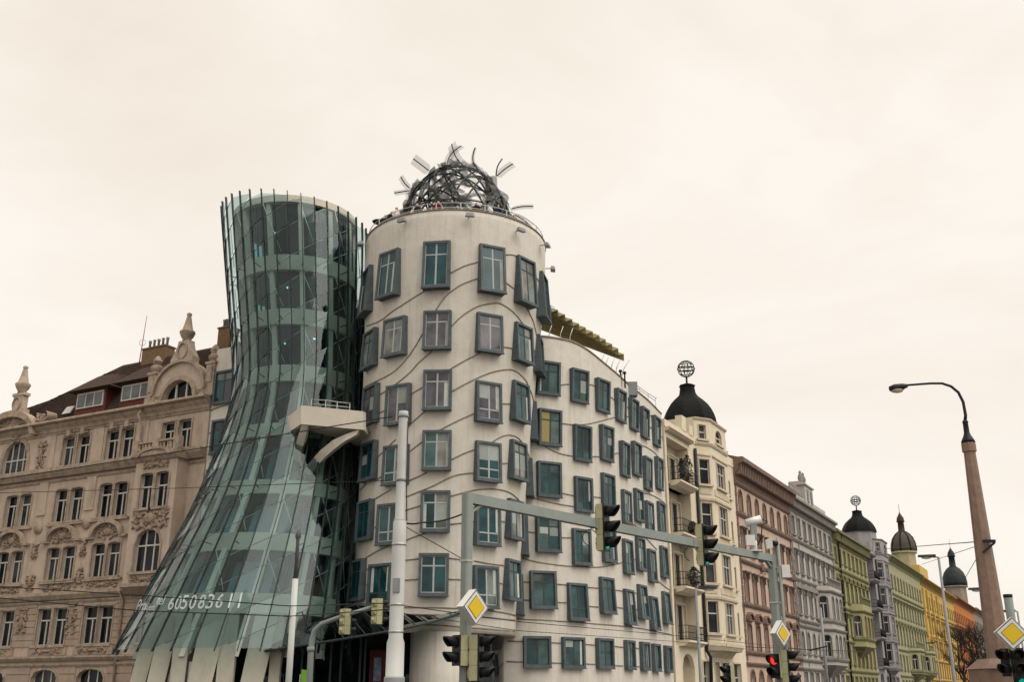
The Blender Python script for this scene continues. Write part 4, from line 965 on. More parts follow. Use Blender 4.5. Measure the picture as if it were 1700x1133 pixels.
# ================================================================== beige corner neighbour (left)
LB_W = mat('beige_stucco', (.455, .365, .292), .9, .16, .9, .3, 10, .6, stcol=(.20, .15, .115), streak=(.9, .9, .2))
LB_T = mat('beige_stone_trim', (.36, .285, .22), .9, .28, 2.6, .35, 12, .75, stcol=(.10, .078, .06), streak=(1.3, 1.3, .7))
M['pane_g'] = pane_mat('dormer_pane', [(.12, .125, .13), (.09, .095, .1)])
FRM = mat('white_window_frame', (.50, .485, .45), .6, .08, 4)
LB_O = mat('dark_carving', (.30, .23, .175), .9, .35, 5, .3, 14, .8, stcol=(.08, .062, .05), streak=(2, 2, 1.4))  # carving darker than the trim, with darker blotches
LB_R = mat('rusticated_stone', (.36, .275, .215), .9, .16, 1.2, .35, 10, .6, stcol=(.16, .12, .09), streak=(.9, .9, .3))
LB = thing('apartment_building', 'ornate pinkish beige corner house with gables, stone reliefs and brown tiled roof', 'building', FL_(9, -2, 0))
BAYS = [(15.9, 1.15), (17.3, 1.15), (10.95, 1.14), (12.4, 1.14), (6.9, 1.14), (8.25, 1.14)]
rowsL = [(4.62, 6.85), (8.62, 10.7), (12.33, 14.5), (16.0, 18.0)]
ops = []
for ri, (a, b) in enumerate(rowsL):
    for u, w in BAYS + [(20.5, 1.1), (21.9, 1.1)]:
        if ri == 3 and 15 < u < 19: continue
        ops.append((u, w * (1.08 if ri == 0 else 1), a, b, .12 if ri in (1, 2) else 0, ri))
for a, b, w in ((1.9, 16.2, 1.05), (3.3, 16.2, 1.05)): ops.append((a, w, 16.2, 17.95, 0, 3))
ops.append((17.7, 2.5, 15.95, 18.3, 1.25, 9))
for u in (2.8, 7.6, 11.7, 16.6): ops.append((u, 2.3, .6, 3.15, .5, 8))
for u, w in ((2.1, 1.1), (3.5, 1.1)): ops.append((u, w, 4.62, 6.85, 0, 0))
mb = MB(); wall_open(mb, FL_, 0, 24, 0, 18.6, [o[:5] for o in ops], 0, .3); body(mb, FL_, 0, 24, 18.6, -.31); 
for uu in (0, 24): mb.quad(FL_(uu, 0, 0), FL_(uu, -.32, 0), FL_(uu, -.32, 18.6), FL_(uu, 0, 18.6))
mb.build('wall', LB_W, LB)
for u, w, a, b, rise, ri in ops:
    if ri == 8: ms = hwin(w, b - a, rise, 0, LB_T, FRM, cols=3)
    elif ri == 9: ms = hwin(w, b - a, rise, 0, LB_T, FRM, cols=4, transom=.45, jamb=.3)
    else: ms = hwin(w, b - a, rise, 1 if ri == 0 and False else 0, LB_T, FRM, sill=ri in (0, 1, 2), jamb=.1)
    put_win(FL_, LB, u, a, 0, ms)
# pair ornament: shared sill, arched pediment with rosette, crests
for u in (7.58, 11.68, 16.6):
    for z in (8.5, 12.2): mb = MB(); FL_.box(mb, u - 1.7, u + 1.7, -.05, .2, z - .12, z); mb.build('sill_band', LB_T, LB)
    mb = MB(); A = arc(2.9, 1.05, 14); B = arc(2.45, .82, 14)
    for (a0, a1, b0, b1) in zip(A, A[1:], B, B[1:]):
        mb.hexa([FL_(u + q[0], n_, 11.1 + q[1]) for n_ in (-.05, .34) for q in (b0, b1, a1, a0)])
    FL_.box(mb, u - 1.8, u - 1.2, -.05, .3, 10.98, 11.12); FL_.box(mb, u + 1.2, u + 1.8, -.05, .3, 10.98, 11.12); mb.build('arched_pediment', LB_T, LB)
    relief(FL_, u, .05, 11.4, 1.9, 1.1, int(u * 10), 'rosette_relief', LB_O, LB, 14)
    relief(FL_, u, .04, 8.15, 2.6, .5, int(u * 11), 'sill_relief', LB_O, LB, 12)
    mb = MB(); FL_.box(mb, u - 1.7, u + 1.7, -.05, .12, 3.98, 4.5); mb.build('apron_panel', LB_T, LB); relief(FL_, u, .12, 4.24, 2.5, .36, int(u * 9), 'apron_relief', LB_O, LB, 10)
    for q in (-.68, .68):
        if u < 15:
            mb = MB(); FL_.box(mb, u + q - .16, u + q + .16, -.02, .26, 18.05, 18.5); FL_.box(mb, u + q - .5, u + q + .5, -.02, .16, 18.12, 18.2); mb.build('keystone', LB_T, LB); relief(FL_, u + q, .06, 18.22, .95, .42, int(u * 7 + q), 'crest_relief', LB_O, LB, 6)
# pilaster strips, medallions and console ornaments between the pairs
for u in (9.65, 14.2):
    relief(FL_, u, .06, 10.5, .6, 1.5, int(u * 5), 'bust_relief', LB_O, LB, 10); relief(FL_, u, .08, 8.7, .7, 1.5, int(u * 3), 'console_relief', LB_O, LB, 10)
    relief(FL_, u + .2, .1, 6.2, .8, 2.2, int(u * 4), 'console_relief', LB_O, LB, 14)
    mb = MB(); mb.lathe([(.02, -.06), (.42, -.06), (.42, .06), (.02, .06)], (0, 0, 0), 18); vs = [FL_(u, .02 + v.z, 12.1 + v.y) + Vector((FL_.U[0], FL_.U[1], 0)) * v.x for v in mb.v]; mb.v = vs; mb.build('medallion', LB_T, LB)
    mb = MB(); FL_.box(mb, u - .42, u + .42, -.05, .09, 12.9, 15.2); mb.build('lesene', LB_W, LB)
for u in (5.55, 9.6, 14.2): mb = MB(); FL_.box(mb, u - .5, u + .5, -.05, .07, 16.1, 18.3); mb.build('lesene', LB_W, LB)
relief(FL_, 14.9, .1, 17.0, .75, 2.2, 5, 'niche_vase', LB_O, LB, 14)
# rusticated courses on the lower storeys
edges = [0] + sorted([x for u, w in ((2.1, 1.1), (3.5, 1.1), (6.9, 1.23), (8.25, 1.23), (10.95, 1.23), (12.4, 1.23), (15.9, 1.24), (17.3, 1.24), (20.5, 1.2), (21.9, 1.2)) for x in (u - w / 2 - .13, u + w / 2 + .13)]) + [24]
for k in range(7):
    z = 4.55 + k * .4
    for a, b in zip(edges[::2], edges[1::2]):
        if b - a > .3 : mb = MB(); FL_.box(mb, a + .02, b - .02, -.05, .055, z, z + .34); mb.build('stone_course', LB_R, LB)
for k in range(5):
    z = .9 + k * .5
    for a, b in ((0, 1.5), (4.1, 6.3), (8.9, 10.4), (13, 15.3), (17.9, 24)): mb = MB(); FL_.box(mb, a + .02, b - .02, -.05, .06, z, z + .43); mb.build('stone_course', LB_R, LB)
for z, h, o_ in ((3.95, .3, .3), (3.5, .2, .16), (7.8, .45, .42), (7.3, .18, .14), (15.95, .62, .55), (15.2, .16, .12), (18.45, .14, .1)): string(FL_, LB, -.02, 24.02, z, LB_T, h, o_)
cornice(FL_, LB, 0, 24, 19.25, LB_T, .75, .62)
# oriel over two storeys
mb = MB(); ou0, ou1, on = 1.25, 4.75, .95
ow = [(2.35, 1.05, 12.4, 14.55, .1), (3.65, 1.05, 12.4, 14.55, .1), (3.0, 2.1, 8.6, 11.1, .95)]
wall_open(mb, FL_, ou0, ou1, 7.9, 15.4, ow, on, .3)
for uu in (ou0, ou1): mb.quad(FL_(uu, on, 7.9), FL_(uu, 0, 7.9), FL_(uu, 0, 15.4), FL_(uu, on, 15.4))
mb.quad(FL_(ou0, on, 7.9), FL_(ou1, on, 7.9), FL_(ou1, 0, 7.9), FL_(ou0, 0, 7.9)); mb.quad(FL_(ou0, on, 15.4), FL_(ou1, on, 15.4), FL_(ou1, 0, 15.4), FL_(ou0, 0, 15.4))
mb.build('oriel_wall', LB_W, LB)
for q, (u, w, a, b, rise) in enumerate(ow): put_win(FL_, LB, u, a, on, hwin(w, b - a, rise, 0, LB_T, FRM, cols=3 if q == 2 else 2, transom=.62, jamb=.12))
relief(FL_, 3.0, on + .06, 11.75, 3.0, 1.3, 77, 'oriel_relief', LB_O, LB, 22); relief(FL_, 3.0, on + .04, 8.15, 2.4, .5, 78, 'sill_relief', LB_O, LB, 12); relief(FL_, 3, on + .05, 15.05, 2.0, .5, 79, 'oriel_crest', LB_O, LB, 14)
mb = MB(); FL_.prof(mb, ou0 - .1, ou1 + .1, [(0, 7.2), (.4, 7.35), (on + .12, 7.75), (on + .12, 7.95), (0, 7.95)]); mb.build('oriel_corbel', LB_T, LB)
mb = MB(); FL_.prof(mb, ou0 - .2, ou1 + .2, [(0, 15.3), (on + .1, 15.3), (on + .35, 15.6), (on + .35, 15.85), (0, 15.85)]); mb.build('oriel_cornice', LB_T, LB)
mb = MB(); A = arc(2.9, .6, 12); B = arc(2.6, .42, 12)
for (a0, a1, b0, b1) in zip(A, A[1:], B, B[1:]): mb.hexa([FL_(3 + q[0], n_, 15.5 + q[1]) for n_ in (on, on + .42) for q in (b0, b1, a1, a0)])
mb.build('oriel_arch', LB_T, LB)
for k in range(11):
    u = ou0 + .25 + k * .3; mb = MB(); mb.lathe([(.05, 0), (.09, .06), (.1, .16), (.05, .3), (.09, .42), (.06, .5)], FL_(u, on + .1, 15.9), 8); mb.build('baluster', LB_T, LB)
for u in (ou0, 3.0, ou1): mb = MB(); FL_.box(mb, u - .22, u + .22, on - .1, on + .3, 15.86, 16.62); mb.build('balustrade_pier', LB_T, LB)
mb = MB(); FL_.box(mb, ou0 + .24, 2.76, on, on + .24, 16.4, 16.52); FL_.box(mb, 3.24, ou1 - .24, on, on + .24, 16.4, 16.52); mb.build('balustrade_rail', LB_T, LB)
# round-headed gable on the right
gu, gz, gr = 2.8, 19.25, 2.0
mb = MB(); A = [(gu - 2.55, gz), (gu - 2.55, gz + .55)] + [(gu + x_, gz + .55 + y_) for x_, y_ in arc(4.5, 2.1, 16)] + [(gu + 2.55, gz + .55), (gu + 2.55, gz)]
H_ = [(gu + x_, gz + y_) for x_, y_ in arc(2.7, 1.35, 16)]
outl = [A[0], A[1]] + A[2:-2] + [A[-2], A[-1]]
top = A[2:-2]
for (a0, a1, h0, h1) in zip(top, top[1:], H_, H_[1:]):
    mb.hexa([FL_(q[0], n_, q[1]) for n_ in (-.6, .02) for q in (h0, h1, a1, a0)])
FL_.box(mb, gu - 2.55, gu - 1.35, -.6, .02, gz, gz + .56); FL_.box(mb, gu + 1.35, gu + 2.55, -.6, .02, gz, gz + .56); mb.build('gable_wall', LB_W, LB)
for ro, ri_, n1, nm in ((4.7, 4.3, .22, 'gable_moulding'), (3.3, 2.75, .14, 'window_archivolt')):
    mb = MB(); dz_ = .55 if ro > 4 else 0; A = arc(ro, ro / 2 * (.93 if ro > 4 else 1), 18); B = arc(ri_, ri_ / 2 * (.93 if ro > 4 else 1), 18)
    for (a0, a1, b0, b1) in zip(A, A[1:], B, B[1:]): mb.hexa([FL_(gu + q[0], n_, gz + dz_ + q[1]) for n_ in (-.1, n1) for q in (b0, b1, a1, a0)])
    mb.build(nm, LB_T, LB)
mb = MB(); n_ = -.3
A = arc(2.66, 1.33, 14)
for (a0, a1) in zip(A, A[1:]): mb.quad(FL_(gu + a0[0], n_, gz + .02), FL_(gu + a1[0], n_, gz + .02), FL_(gu + a1[0], n_, gz + a1[1]), FL_(gu + a0[0], n_, gz + a0[1]))
lw = mb.build('lunette_window', M['pane_h'], LB)
mb = MB()
for x_ in (-.45, .45): FL_.box(mb, gu + x_ - .06, gu + x_ + .06, -.3, -.2, gz + .02, gz + 1.2)
FL_.box(mb, gu - 1.3, gu + 1.3, -.3, -.2, gz + .02, gz + .12); mb.build('frame', FRM, lw)
mb = MB(); FL_.prof(mb, gu - .95, gu + .95, [(-.55, gz + 2.5), (.06, gz + 2.5), (.06, gz + 2.9), (-.55, gz + 2.9)])
for k in range(6):
    t0, t1 = k / 6, (k + 1) / 6; w0, w1 = .95 - .5 * math.sin(t0 * 1.57), .95 - .5 * math.sin(t1 * 1.57)
    mb.hexa([FL_(gu - w0, -.5, gz + 2.9 + 1.15 * t0), FL_(gu + w0, -.5, gz + 2.9 + 1.15 * t0), FL_(gu + w0, .04, gz + 2.9 + 1.15 * t0), FL_(gu - w0, .04, gz + 2.9 + 1.15 * t0), FL_(gu - w1, -.5, gz + 2.9 + 1.15 * t1), FL_(gu + w1, -.5, gz + 2.9 + 1.15 * t1), FL_(gu + w1, .04, gz + 2.9 + 1.15 * t1), FL_(gu - w1, .04, gz + 2.9 + 1.15 * t1)])
mb.build('gable_pedestal', LB_W, LB)
def ring_medal(u, z, n, rw, rh):
    m_ = MB(); m_.tube([FL_(u + rw * math.cos(t * math.pi / 12), n, z + rh * math.sin(t * math.pi / 12)) for t in range(25)], .07, 6, cap=False); m_.build('oval_medallion', LB_T, LB)
ring_medal(gu, gz + 3.35, .08, .38, .52)
def finial(u, n, z, s):
    m_ = MB(); m_.lathe([(.34 * s, 0), (.34 * s, .2 * s), (.5 * s, .45 * s), (.62 * s, .75 * s), (.6 * s, .85 * s), (.42 * s, 1.0 * s), (.3 * s, 1.5 * s), (.2 * s, 2.0 * s), (.16 * s, 2.15 * s), (.21 * s, 2.25 * s), (.19 * s, 2.38 * s), (.05 * s, 2.46 * s)], FL_(u, n, z), 14); m_.build('finial', LB_T, LB)
finial(gu, -.22, gz + 4.02, .82)
for u in (.22, 5.25):
    mb = MB(); FL_.box(mb, u - .42, u + .42, -.6, .12, gz, gz + .55); FL_.box(mb, u - .34, u + .34, -.55, .06, gz + .55, gz + 2.1); FL_.box(mb, u - .42, u + .42, -.6, .12, gz + 2.1, gz + 2.25); FL_.box(mb, u - .2, u + .2, .06, .12, gz + .9, gz + 1.9); mb.build('gable_pier', LB_T, LB)
    m_ = MB(); m_.lathe([(.22, 0), (.4, .25), (.42, .4), (.22, .55), (.34, .8), (.2, 1.05), (.05, 1.2)], FL_(u, -.25, gz + 2.25), 8, smooth=False); m_.build('urn', LB_T, LB)
# big segmental gable on the left with scroll
gu = 18.4
mb = MB(); A = arc(5.4, 1.75, 18)
for (a0, a1) in zip(A, A[1:]): mb.hexa([FL_(gu + q[0], n_, 18.5 + q[1]) for n_ in (-.6, .1) for q in ((a0[0], 0), (a1[0], 0), a1, a0)])
mb.build('gable_wall', LB_W, LB)
mb = MB(); B = arc(5.0, 1.5, 18); A = arc(5.7, 1.95, 18)
for (a0, a1, b0, b1) in zip(A, A[1:], B, B[1:]): mb.hexa([FL_(gu + q[0], n_, 18.52 + q[1]) for n_ in (-.1, .55) for q in (b0, b1, a1, a0)])
mb.build('gable_moulding', LB_T, LB)
relief(FL_, gu, .12, 19.35, 3.6, 1.3, 91, 'gable_relief', LB_O, LB, 30); relief(FL_, 17.7, .1, 18.6, 1.1, .9, 92, 'keystone_mask', LB_O, LB, 10)
mb = MB(); FL_.box(mb, gu - .75, gu + .75, -.5, .02, 20.3, 20.7); FL_.box(mb, gu - .5, gu + .5, -.45, 0, 20.7, 21.7); FL_.box(mb, gu - .62, gu + .62, -.5, .05, 21.7, 21.9); mb.build('gable_pedestal', LB_W, LB); ring_medal(gu + .05, 21.1, .04, .38, .48)
finial(gu, -.22, 21.9, .85)
mb = MB(); pts = []
for k in range(15):
    t = k / 14 * 4.4; rr = .35 + .5 * k / 14; pts.append((14.75 + .35 + rr * math.cos(t + 2.2) * .9, 19.9 + rr * math.sin(t + 2.2) * .75))
for (a, b) in zip(pts, pts[1:]): mb.hexa([FL_(q[0], n_, q[1]) for n_ in (-.55, .25) for q in (a, b, (b[0] * .9 + 15.1 * .1, b[1] * .9 + 1.99), (a[0] * .9 + 15.1 * .1, a[1] * .9 + 1.99))])
mb.build('gable_scroll', LB_T, LB); relief(FL_, 15.4, .1, 19.6, 1.0, 1.0, 31, 'scroll_relief', LB_O, LB, 8)
# roof, dormers, chimneys
mb = MB(); n = lambda u, d, z: FL_(u, d, z)
RT = [(-.6, 23.8), (11.7, 23.8), (19, 22.2), (24, 21.6)]
def rtop(u): return lin(RT, u)[0]
for (ua, za), (ub, zb2) in zip(RT, RT[1:]):
    mb.quad(n(ua, -.2, 19.2), n(ub, -.2, 19.2), n(ub, -3, zb2), n(ua, -3, za)); mb.quad(n(ua, -3, za), n(ub, -3, zb2), n(ub, -11, 19.2), n(ua, -11, 19.2))
for ua, za in (RT[0], RT[-1]): mb.add([n(ua, -.2, 19.2), n(ua, -3, za), n(ua, -11, 19.2)], [(0, 1, 2)])
mb.build('roof', M['rust'], LB)
for k in range(22):
    z0 = 19.35 + k * .2; us = [u for u in [i * .75 for i in range(32)] if rtop(u) > z0 + .04]
    if len(us) < 2: continue
    MB().tube([n(u, -.2 - 2.8 * (z0 - 19.2) / (rtop(u) - 19.2) + .02, z0) for u in us], .04, 4, smooth=False).build('tile_course', M['rust'], LB)
def dormer(u0, u1, zo, left):
    mb = MB(); FL_.box(mb, u0, u1, -3.2, -.45, 19.2, 21.3); b = mb.build('dormer', M['redwood'], LB)
    mb = MB(); mb.add([n(u0 - .7, .0, 21.28), n(u1 + .5, .0, 21.28), n(u1 + .5, -3.4, 21.28), n(u0 - .7, -3.4, 21.28), n(u0 + .5, -1.2, 22.5), n(u1 - 1.0, -1.2, 22.5), n(u1 - 1.0, -3.4, 23.0), n(u0 + .5, -3.4, 23.0)], [(0, 1, 5, 4), (1, 2, 6, 5), (2, 3, 7, 6), (3, 0, 4, 7), (4, 5, 6, 7), (3, 2, 1, 0)]); mb.build('dormer_roof', M['rust'], b)
    w = (u1 - u0 - .5) / 3
    mb = MB(); FL_.box(mb, u0 + .2, u1 - .2, -.45, -.36, 20.05, 21.12)
    mb.build('dormer_frame', FRM, b)
    for k in range(3): mb = MB(); FL_.box(mb, u0 + .31 + k * w, u0 + .19 + (k + 1) * w, -.37, -.34, 20.15, 21.02); mb.build('pane', M['pane_g'], b)
dormer(9.95, 12.9, 0, True); dormer(5.6, 8.6, 0, False)
mb = MB(); mb.hexa([n(13.6, -.62, 20.0), n(14.4, -.62, 20.0), n(14.4, -.7, 20.0), n(13.6, -.7, 20.0), n(13.6, -.98, 20.6), n(14.4, -.98, 20.6), n(14.4, -1.06, 20.6), n(13.6, -1.06, 20.6)]); sk = mb.build('skylight', FRM, LB)
for u, z0, z1, w in ((8.5, 23.2, 24.5, 1.1), (2.1, 23.2, 24.9, .5)):
    mb = MB(); FL_.box(mb, u - w, u + w, -3.6, -2.7, z0, z1); FL_.box(mb, u - w - .06, u + w + .06, -3.66, -2.64, z1, z1 + .1); ch = mb.build('chimney', M['brick'], LB)
    for q in range(5): m_ = MB(); m_.lathe([(.09, 0), (.09, .5 + .12 * (q % 2)), (.12, .52 + .12 * (q % 2)), (.12, .66)], FL_(u - w * .75 + q * w * .38, -3.1, z1 + .1), 8); m_.build('chimney_pot', M['greypole'], ch)
ant = thing('antenna_mast', 'thin red lattice antenna rising from the brown roof beside the brick chimney', 'antenna', FL_(10.1, -3.0, 23.7))
b0 = FL_(10.1, -3.0, 23.75); b1 = at(244, 524, b0.y); MB().tube([b0, b1], [.04, .02], 6).build('pole', mat('red_mast', (.25, .06, .05), .5), ant)
mb = MB(); c = b0.lerp(b1, .42); mb.tube([c + Vector((.5 * math.cos(t), 0, .5 * math.sin(t))) * .45 for t in [k * .42 for k in range(16)]], .015, 5, cap=False); mb.build('loop', M['greypole'], ant)
mb = MB(); mb.tube([FL_(5.5, .32, 19.0), FL_(5.5, .62, 18.6), FL_(5.5, .2, 17.9), FL_(5.45, .16, 12), FL_(5.45, .16, 7.9), FL_(5.45, .5, 7.6), FL_(5.45, .14, 7.1), FL_(5.45, .14, .2)], .075, 8); mb.build('drainpipe', LB_T, LB)

# ================================================================== embankment row (right)
def house(name, label, u0, u1, ze, wallm, trim, rows, ctrs, roofm, ce=(.9, .8), dent=.45, strings=(), rise=2.6, frame=FRM, group='houses along the embankment', dz=.3, roof=True, bayskip=None):
    root = thing(name, label, 'house', FRt((u0 + u1) / 2, -3, 0), group)
    mb = MB(); ops = []
    for (a, b, w, rs, hood, cols) in rows:
        for c in ctrs: ops.append((c, w, a, b, rs))
    wall_open(mb, FRt, u0, u1, 0, ze - .2, ops, 0, .4); body(mb, FRt, u0, u1, ze - .2, -.41)
    for uu in (u0, u1): mb.quad(FRt(uu, 0, 0), FRt(uu, -.42, 0), FRt(uu, -.42, ze - .2), FRt(uu, 0, ze - .2))
    mb.build('wall', wallm, root)
    for (a, b, w, rs, hood, cols) in rows:
        ms = hwin(w, b - a, rs, hood, trim, frame, cols=cols)
        for c in ctrs: put_win(FRt, root, c, a, 0, ms)
    cornice(FRt, root, u0, u1, ze, trim, ce[0], ce[1], dent, dz)
    for z in strings: string(FRt, root, u0, u1, z, trim, .28, .22)
    if roof: pitched(FRt, root, u0, u1, ze, rise, roofm)
    return root
def quoins(root, u, z0, z1, m, w=.45):
    k = 0; z = z0
    while z < z1:
        mb = MB(); FRt.box(mb, u - w * (.5 if k % 2 else .32), u + w * (.5 if k % 2 else .32), -.02, .07, z, z + .36); mb.build('quoin', m, root); z += .42; k += 1
def onion(root, c, rad, zb, h, m, n=8, neck=.42, rot=.39, name='dome'):
    pr = [(rad * 1.04, 0), (rad * 1.0, h * .03), (rad * .985, h * .12), (rad * .93, h * .24), (rad * .84, h * .37), (rad * .72, h * .49), (rad * .56, h * .6), (rad * .42, h * .68), (rad * .34, h * .74), (rad * .30, h * .80), (rad * .27, h * .95), (rad * .31, h * .965), (rad * .29, h * .99), (rad * .12, h * 1.03)]
    mb = MB(); mb.lathe([(r_, zb + z) for r_, z in pr], (c[0], c[1], 0), n, smooth=False, rot=rot); return mb.build(name, m, root)
def globe(root, c, z, rad, m):
    mb = MB(); c = Vector((c[0], c[1], z))
    for k in range(6):
        t = math.pi * k / 6; mb.tube([c + Vector((rad * math.cos(q) * math.cos(t), rad * math.cos(q) * math.sin(t), rad * math.sin(q))) for q in [j * math.pi / 10 for j in range(21)]], .028, 5, cap=False)
    for zf, th_ in ((-.45, .035), (0, .055), (.4, .035)):
        q = math.sqrt(1 - zf * zf); mb.tube([c + Vector((rad * q * math.cos(j * math.pi / 10), rad * q * math.sin(j * math.pi / 10), rad * zf)) for j in range(21)], th_, 5, cap=False)
    mb.tube([c - Vector((0, 0, rad + .75)), c - Vector((0, 0, rad))], .08, 6); return mb.build('globe_finial', m, root)
GRO = mat('iron_railing', (.016, .016, .017), .5)
def turret_house(name, label, u0, u1, wallm, trim, ze, group, extra, dk):
    """cream / grey pair: loggia with balconies, canted bay rising into a domed turret"""
    L_ = u1 - u0; root = thing(name, label, 'house', FRt(u0 + L_ / 2, -3, 0), group); s = L_ / 16.2
    lg0, lg1, ld = u0 + .35, u0 + 4.9 * s, .95
    rz_ = [(5.3, 7.7), (8.8, 11.2), (12.4, 14.8), (16.0, 18.1)]
    ops = [(u0 + 14.4 * s, 1.0, a + .7, b, 0) for a, b in rz_]; lops = [((lg0 + lg1) / 2, lg1 - lg0, a - .5, b + .7, 0) for a, b in rz_] + [((lg0 + lg1) / 2, 2.4, .1, 4.3, .9)]
    gf = [(u0 + 6.2 * s, 1.3, .8, 3.9, 0), (u0 + 8.7 * s, 1.0, .8, 3.9, 0), (u0 + 10.7 * s, 1.6, .8, 3.9, 0), (u0 + 13.6 * s, 1.8, .8, 3.9, 0)]
    mb = MB(); wall_open(mb, FRt, u0, u1, 0, ze, ops + gf, 0, .3) if False else wall_open(mb, FRt, u0, u1, 0, ze, ops + gf + lops, 0, ld if False else .3)
    body(mb, FRt, u0, u1, ze, -ld - .02)
    for (uc, w, a, b, r_) in lops:      # loggia boxes
        a_, b_ = uc - w / 2, uc + w / 2
        for q in (a_, b_): mb.quad(FRt(q, -.3, a), FRt(q, -ld, a), FRt(q, -ld, b), FRt(q, -.3, b))
        mb.quad(FRt(a_, -.3, a), FRt(b_, -.3, a), FRt(b_, -ld, a), FRt(a_, -ld, a)); mb.quad(FRt(a_, -.3, b), FRt(b_, -.3, b), FRt(b_, -ld, b), FRt(a_, -ld, b))
    for (uc, w, a, b, r_) in lops: mb.quad(FRt(uc - w / 2, -ld, a), FRt(uc + w / 2, -ld, a), FRt(uc + w / 2, -ld, b), FRt(uc - w / 2, -ld, b))
    for uu in (u0, u1): mb.quad(FRt(uu, 0, 0), FRt(uu, -ld - .02, 0), FRt(uu, -ld - .02, ze), FRt(uu, 0, ze))
    mb.quad(FRt(u0, 0, ze), FRt(u1, 0, ze), FRt(u1, -ld - .02, ze), FRt(u0, -ld - .02, ze))
    mb.build('wall', wallm, root)
    for uc, w, a, b, r_ in ops + gf: put_win(FRt, root, uc, a, 0, hwin(w, b - a, 0, 0, trim, FRM))
    for a, b in rz_:
        put_win(FRt, root, lg1 - 1.5 * s, a - .3, -ld + .3, hwin(1.9, b - a + .2, 0, 0, trim, FRM, cols=2, transom=0, jamb=.08, sill=False))
        o_ = .75; mb = MB(); FRt.prof(mb, lg0 + .5, lg1 - .3, [(-.3, a - .62), (.35, a - .55), (o_, a - .32), (o_, a - .2), (-.3, a - .2)]); bl = mb.build('balcony', wallm, root)
        mb = MB(); zz0, zz1 = a - .2, a + .75
        P_ = [FRt(lg0 + .55, 0, 0), FRt(lg0 + .55, o_ - .06, 0), FRt(lg1 - .35, o_ - .06, 0), FRt(lg1 - .35, 0, 0)]
        for zz in (zz0 + .08, zz0 + .5, zz1): mb.tube([p + Vector((0, 0, zz)) for p in P_], .025, 5)
        for p, q in zip(P_, P_[1:]):
            k = max(2, int((q - p).length / .14))
            for j in range(k + 1): c = p.lerp(q, j / k); mb.tube([c + Vector((0, 0, zz0)), c + Vector((0, 0, zz1))], .014, 4)
        mb.build('railing', GRO, bl)
    # canted bay
    bu, bn = [u0 + 6.6 * s, u0 + 7.8 * s, u0 + 11.8 * s, u0 + 13.0 * s], .85; zb, zt = 4.9, 19.55
    P2 = [(bu[0], 0), (bu[1], bn), (bu[2], bn), (bu[3], 0)]
    for q in range(3):
        (a0, n0), (a1, n1) = P2[q], P2[q + 1]; A_, B_ = FRt(a0, n0, 0), FRt(a1, n1, 0); d = (B_ - A_); Ln = d.length; d /= Ln
        nn = Vector((d.y, -d.x)); f2 = Fr((A_.x, A_.y), (d.x, d.y), (nn.x, nn.y)); w = .62 * Ln if q != 1 else .5 * Ln
        o2 = [(Ln / 2, w, a + .55, b + .35, 0) for a, b in rz_]
        mb = MB(); wall_open(mb, f2, 0, Ln, zb, zt + 2.1, o2 + [(Ln / 2, w * .7, zt + .45, zt + 1.55, .35 if q == 1 else 0)], 0, .25); mb.build('bay_wall', wallm, root)
        for uc, ww, a, b, r_ in o2:
            put_win(f2, root, uc, a, 0, hwin(ww, b - a, 0, 0, trim, FRM, cols=1 if q != 1 else 3, transom=.62, jamb=.07, depth=.16))
            mb = MB(); f2.box(mb, .1, Ln - .1, -.02, .1, b + .28, b + .4); mb.build('bay_hood', trim, root); mb = MB(); f2.box(mb, .22, Ln - .22, -.02, .05, a - .75, a - .3); mb.build('bay_panel', trim, root)
        put_win(f2, root, Ln / 2, zt + .45, 0, hwin(w * .7, 1.1, .35 if q == 1 else 0, 0, trim, FRM, cols=1, transom=.5, jamb=.06, depth=.16))
        for z, h in ((5.15, .5), (zt + .2, .25), (zt + 2.1, .18), (8.3, .14), (15.4, .12), (11.9, .12)): string(f2, root, -.02, Ln + .02, z, trim, h, .14 if h < .3 else .3)
    mb = MB(); vs = [FRt(a, n_, zb) for a, n_ in P2]; mb.add(vs + [FRt(bu[0] + .6, -.02, zb - .7), FRt(bu[3] - .6, -.02, zb - .7)], [(0, 1, 4), (1, 2, 5, 4), (2, 3, 5)]); mb.build('bay_corbel', trim, root); mb = MB(); vs = [FRt(a, n_, zt + 2.1) for a, n_ in P2]
    tb = [FRt(bu[0], -3.4, zt + 2.1), FRt(bu[3], -3.4, zt + 2.1)]; mb.add(vs + tb, [(0, 1, 2, 3, 5, 4)])
    for a, b in ((FRt(bu[0], 0, ze - .1), FRt(bu[0], -3.4, ze - .1)), (FRt(bu[0], -3.4, ze - .1), FRt(bu[3], -3.4, ze - .1)), (FRt(bu[3], -3.4, ze - .1), FRt(bu[3], 0, ze - .1))):
        up = Vector((0, 0, zt + 2.1 - ze + .1)); mb.quad(a, b, b + up, a + up)
    mb.build('turret_body', wallm, root)
    # parapet with stepped shoulders
    mb = MB(); FRt.box(mb, u0, bu[0], -.35, .06, ze, ze + .5); mb.build('parapet', wallm, root); mb = MB(); FRt.box(mb, bu[3], u1, -.35, .06, ze, ze + .7); mb.build('parapet', wallm, root)
    for q0, q1, hh in ((3.6, 4.5, 1.6), (5.2, 6.0, 1.25)): mb = MB(); FRt.box(mb, u0 + q0 * s, u0 + q1 * s, -.4, .1, ze + .5, ze + hh); mb.build('parapet_pier', wallm, root)
    mb = MB(); FRt.prof(mb, u0 + .1, lg1 + .3, [(0, ze - .35), (.25, ze - .3), (.45, ze - .12), (.42, ze - .04), (0, ze - .04)]); mb.build('eaves', trim, root)
    pitched(FRt, root, u0, bu[0] - .3, ze, 1.4, M['rust'], out=-.4)
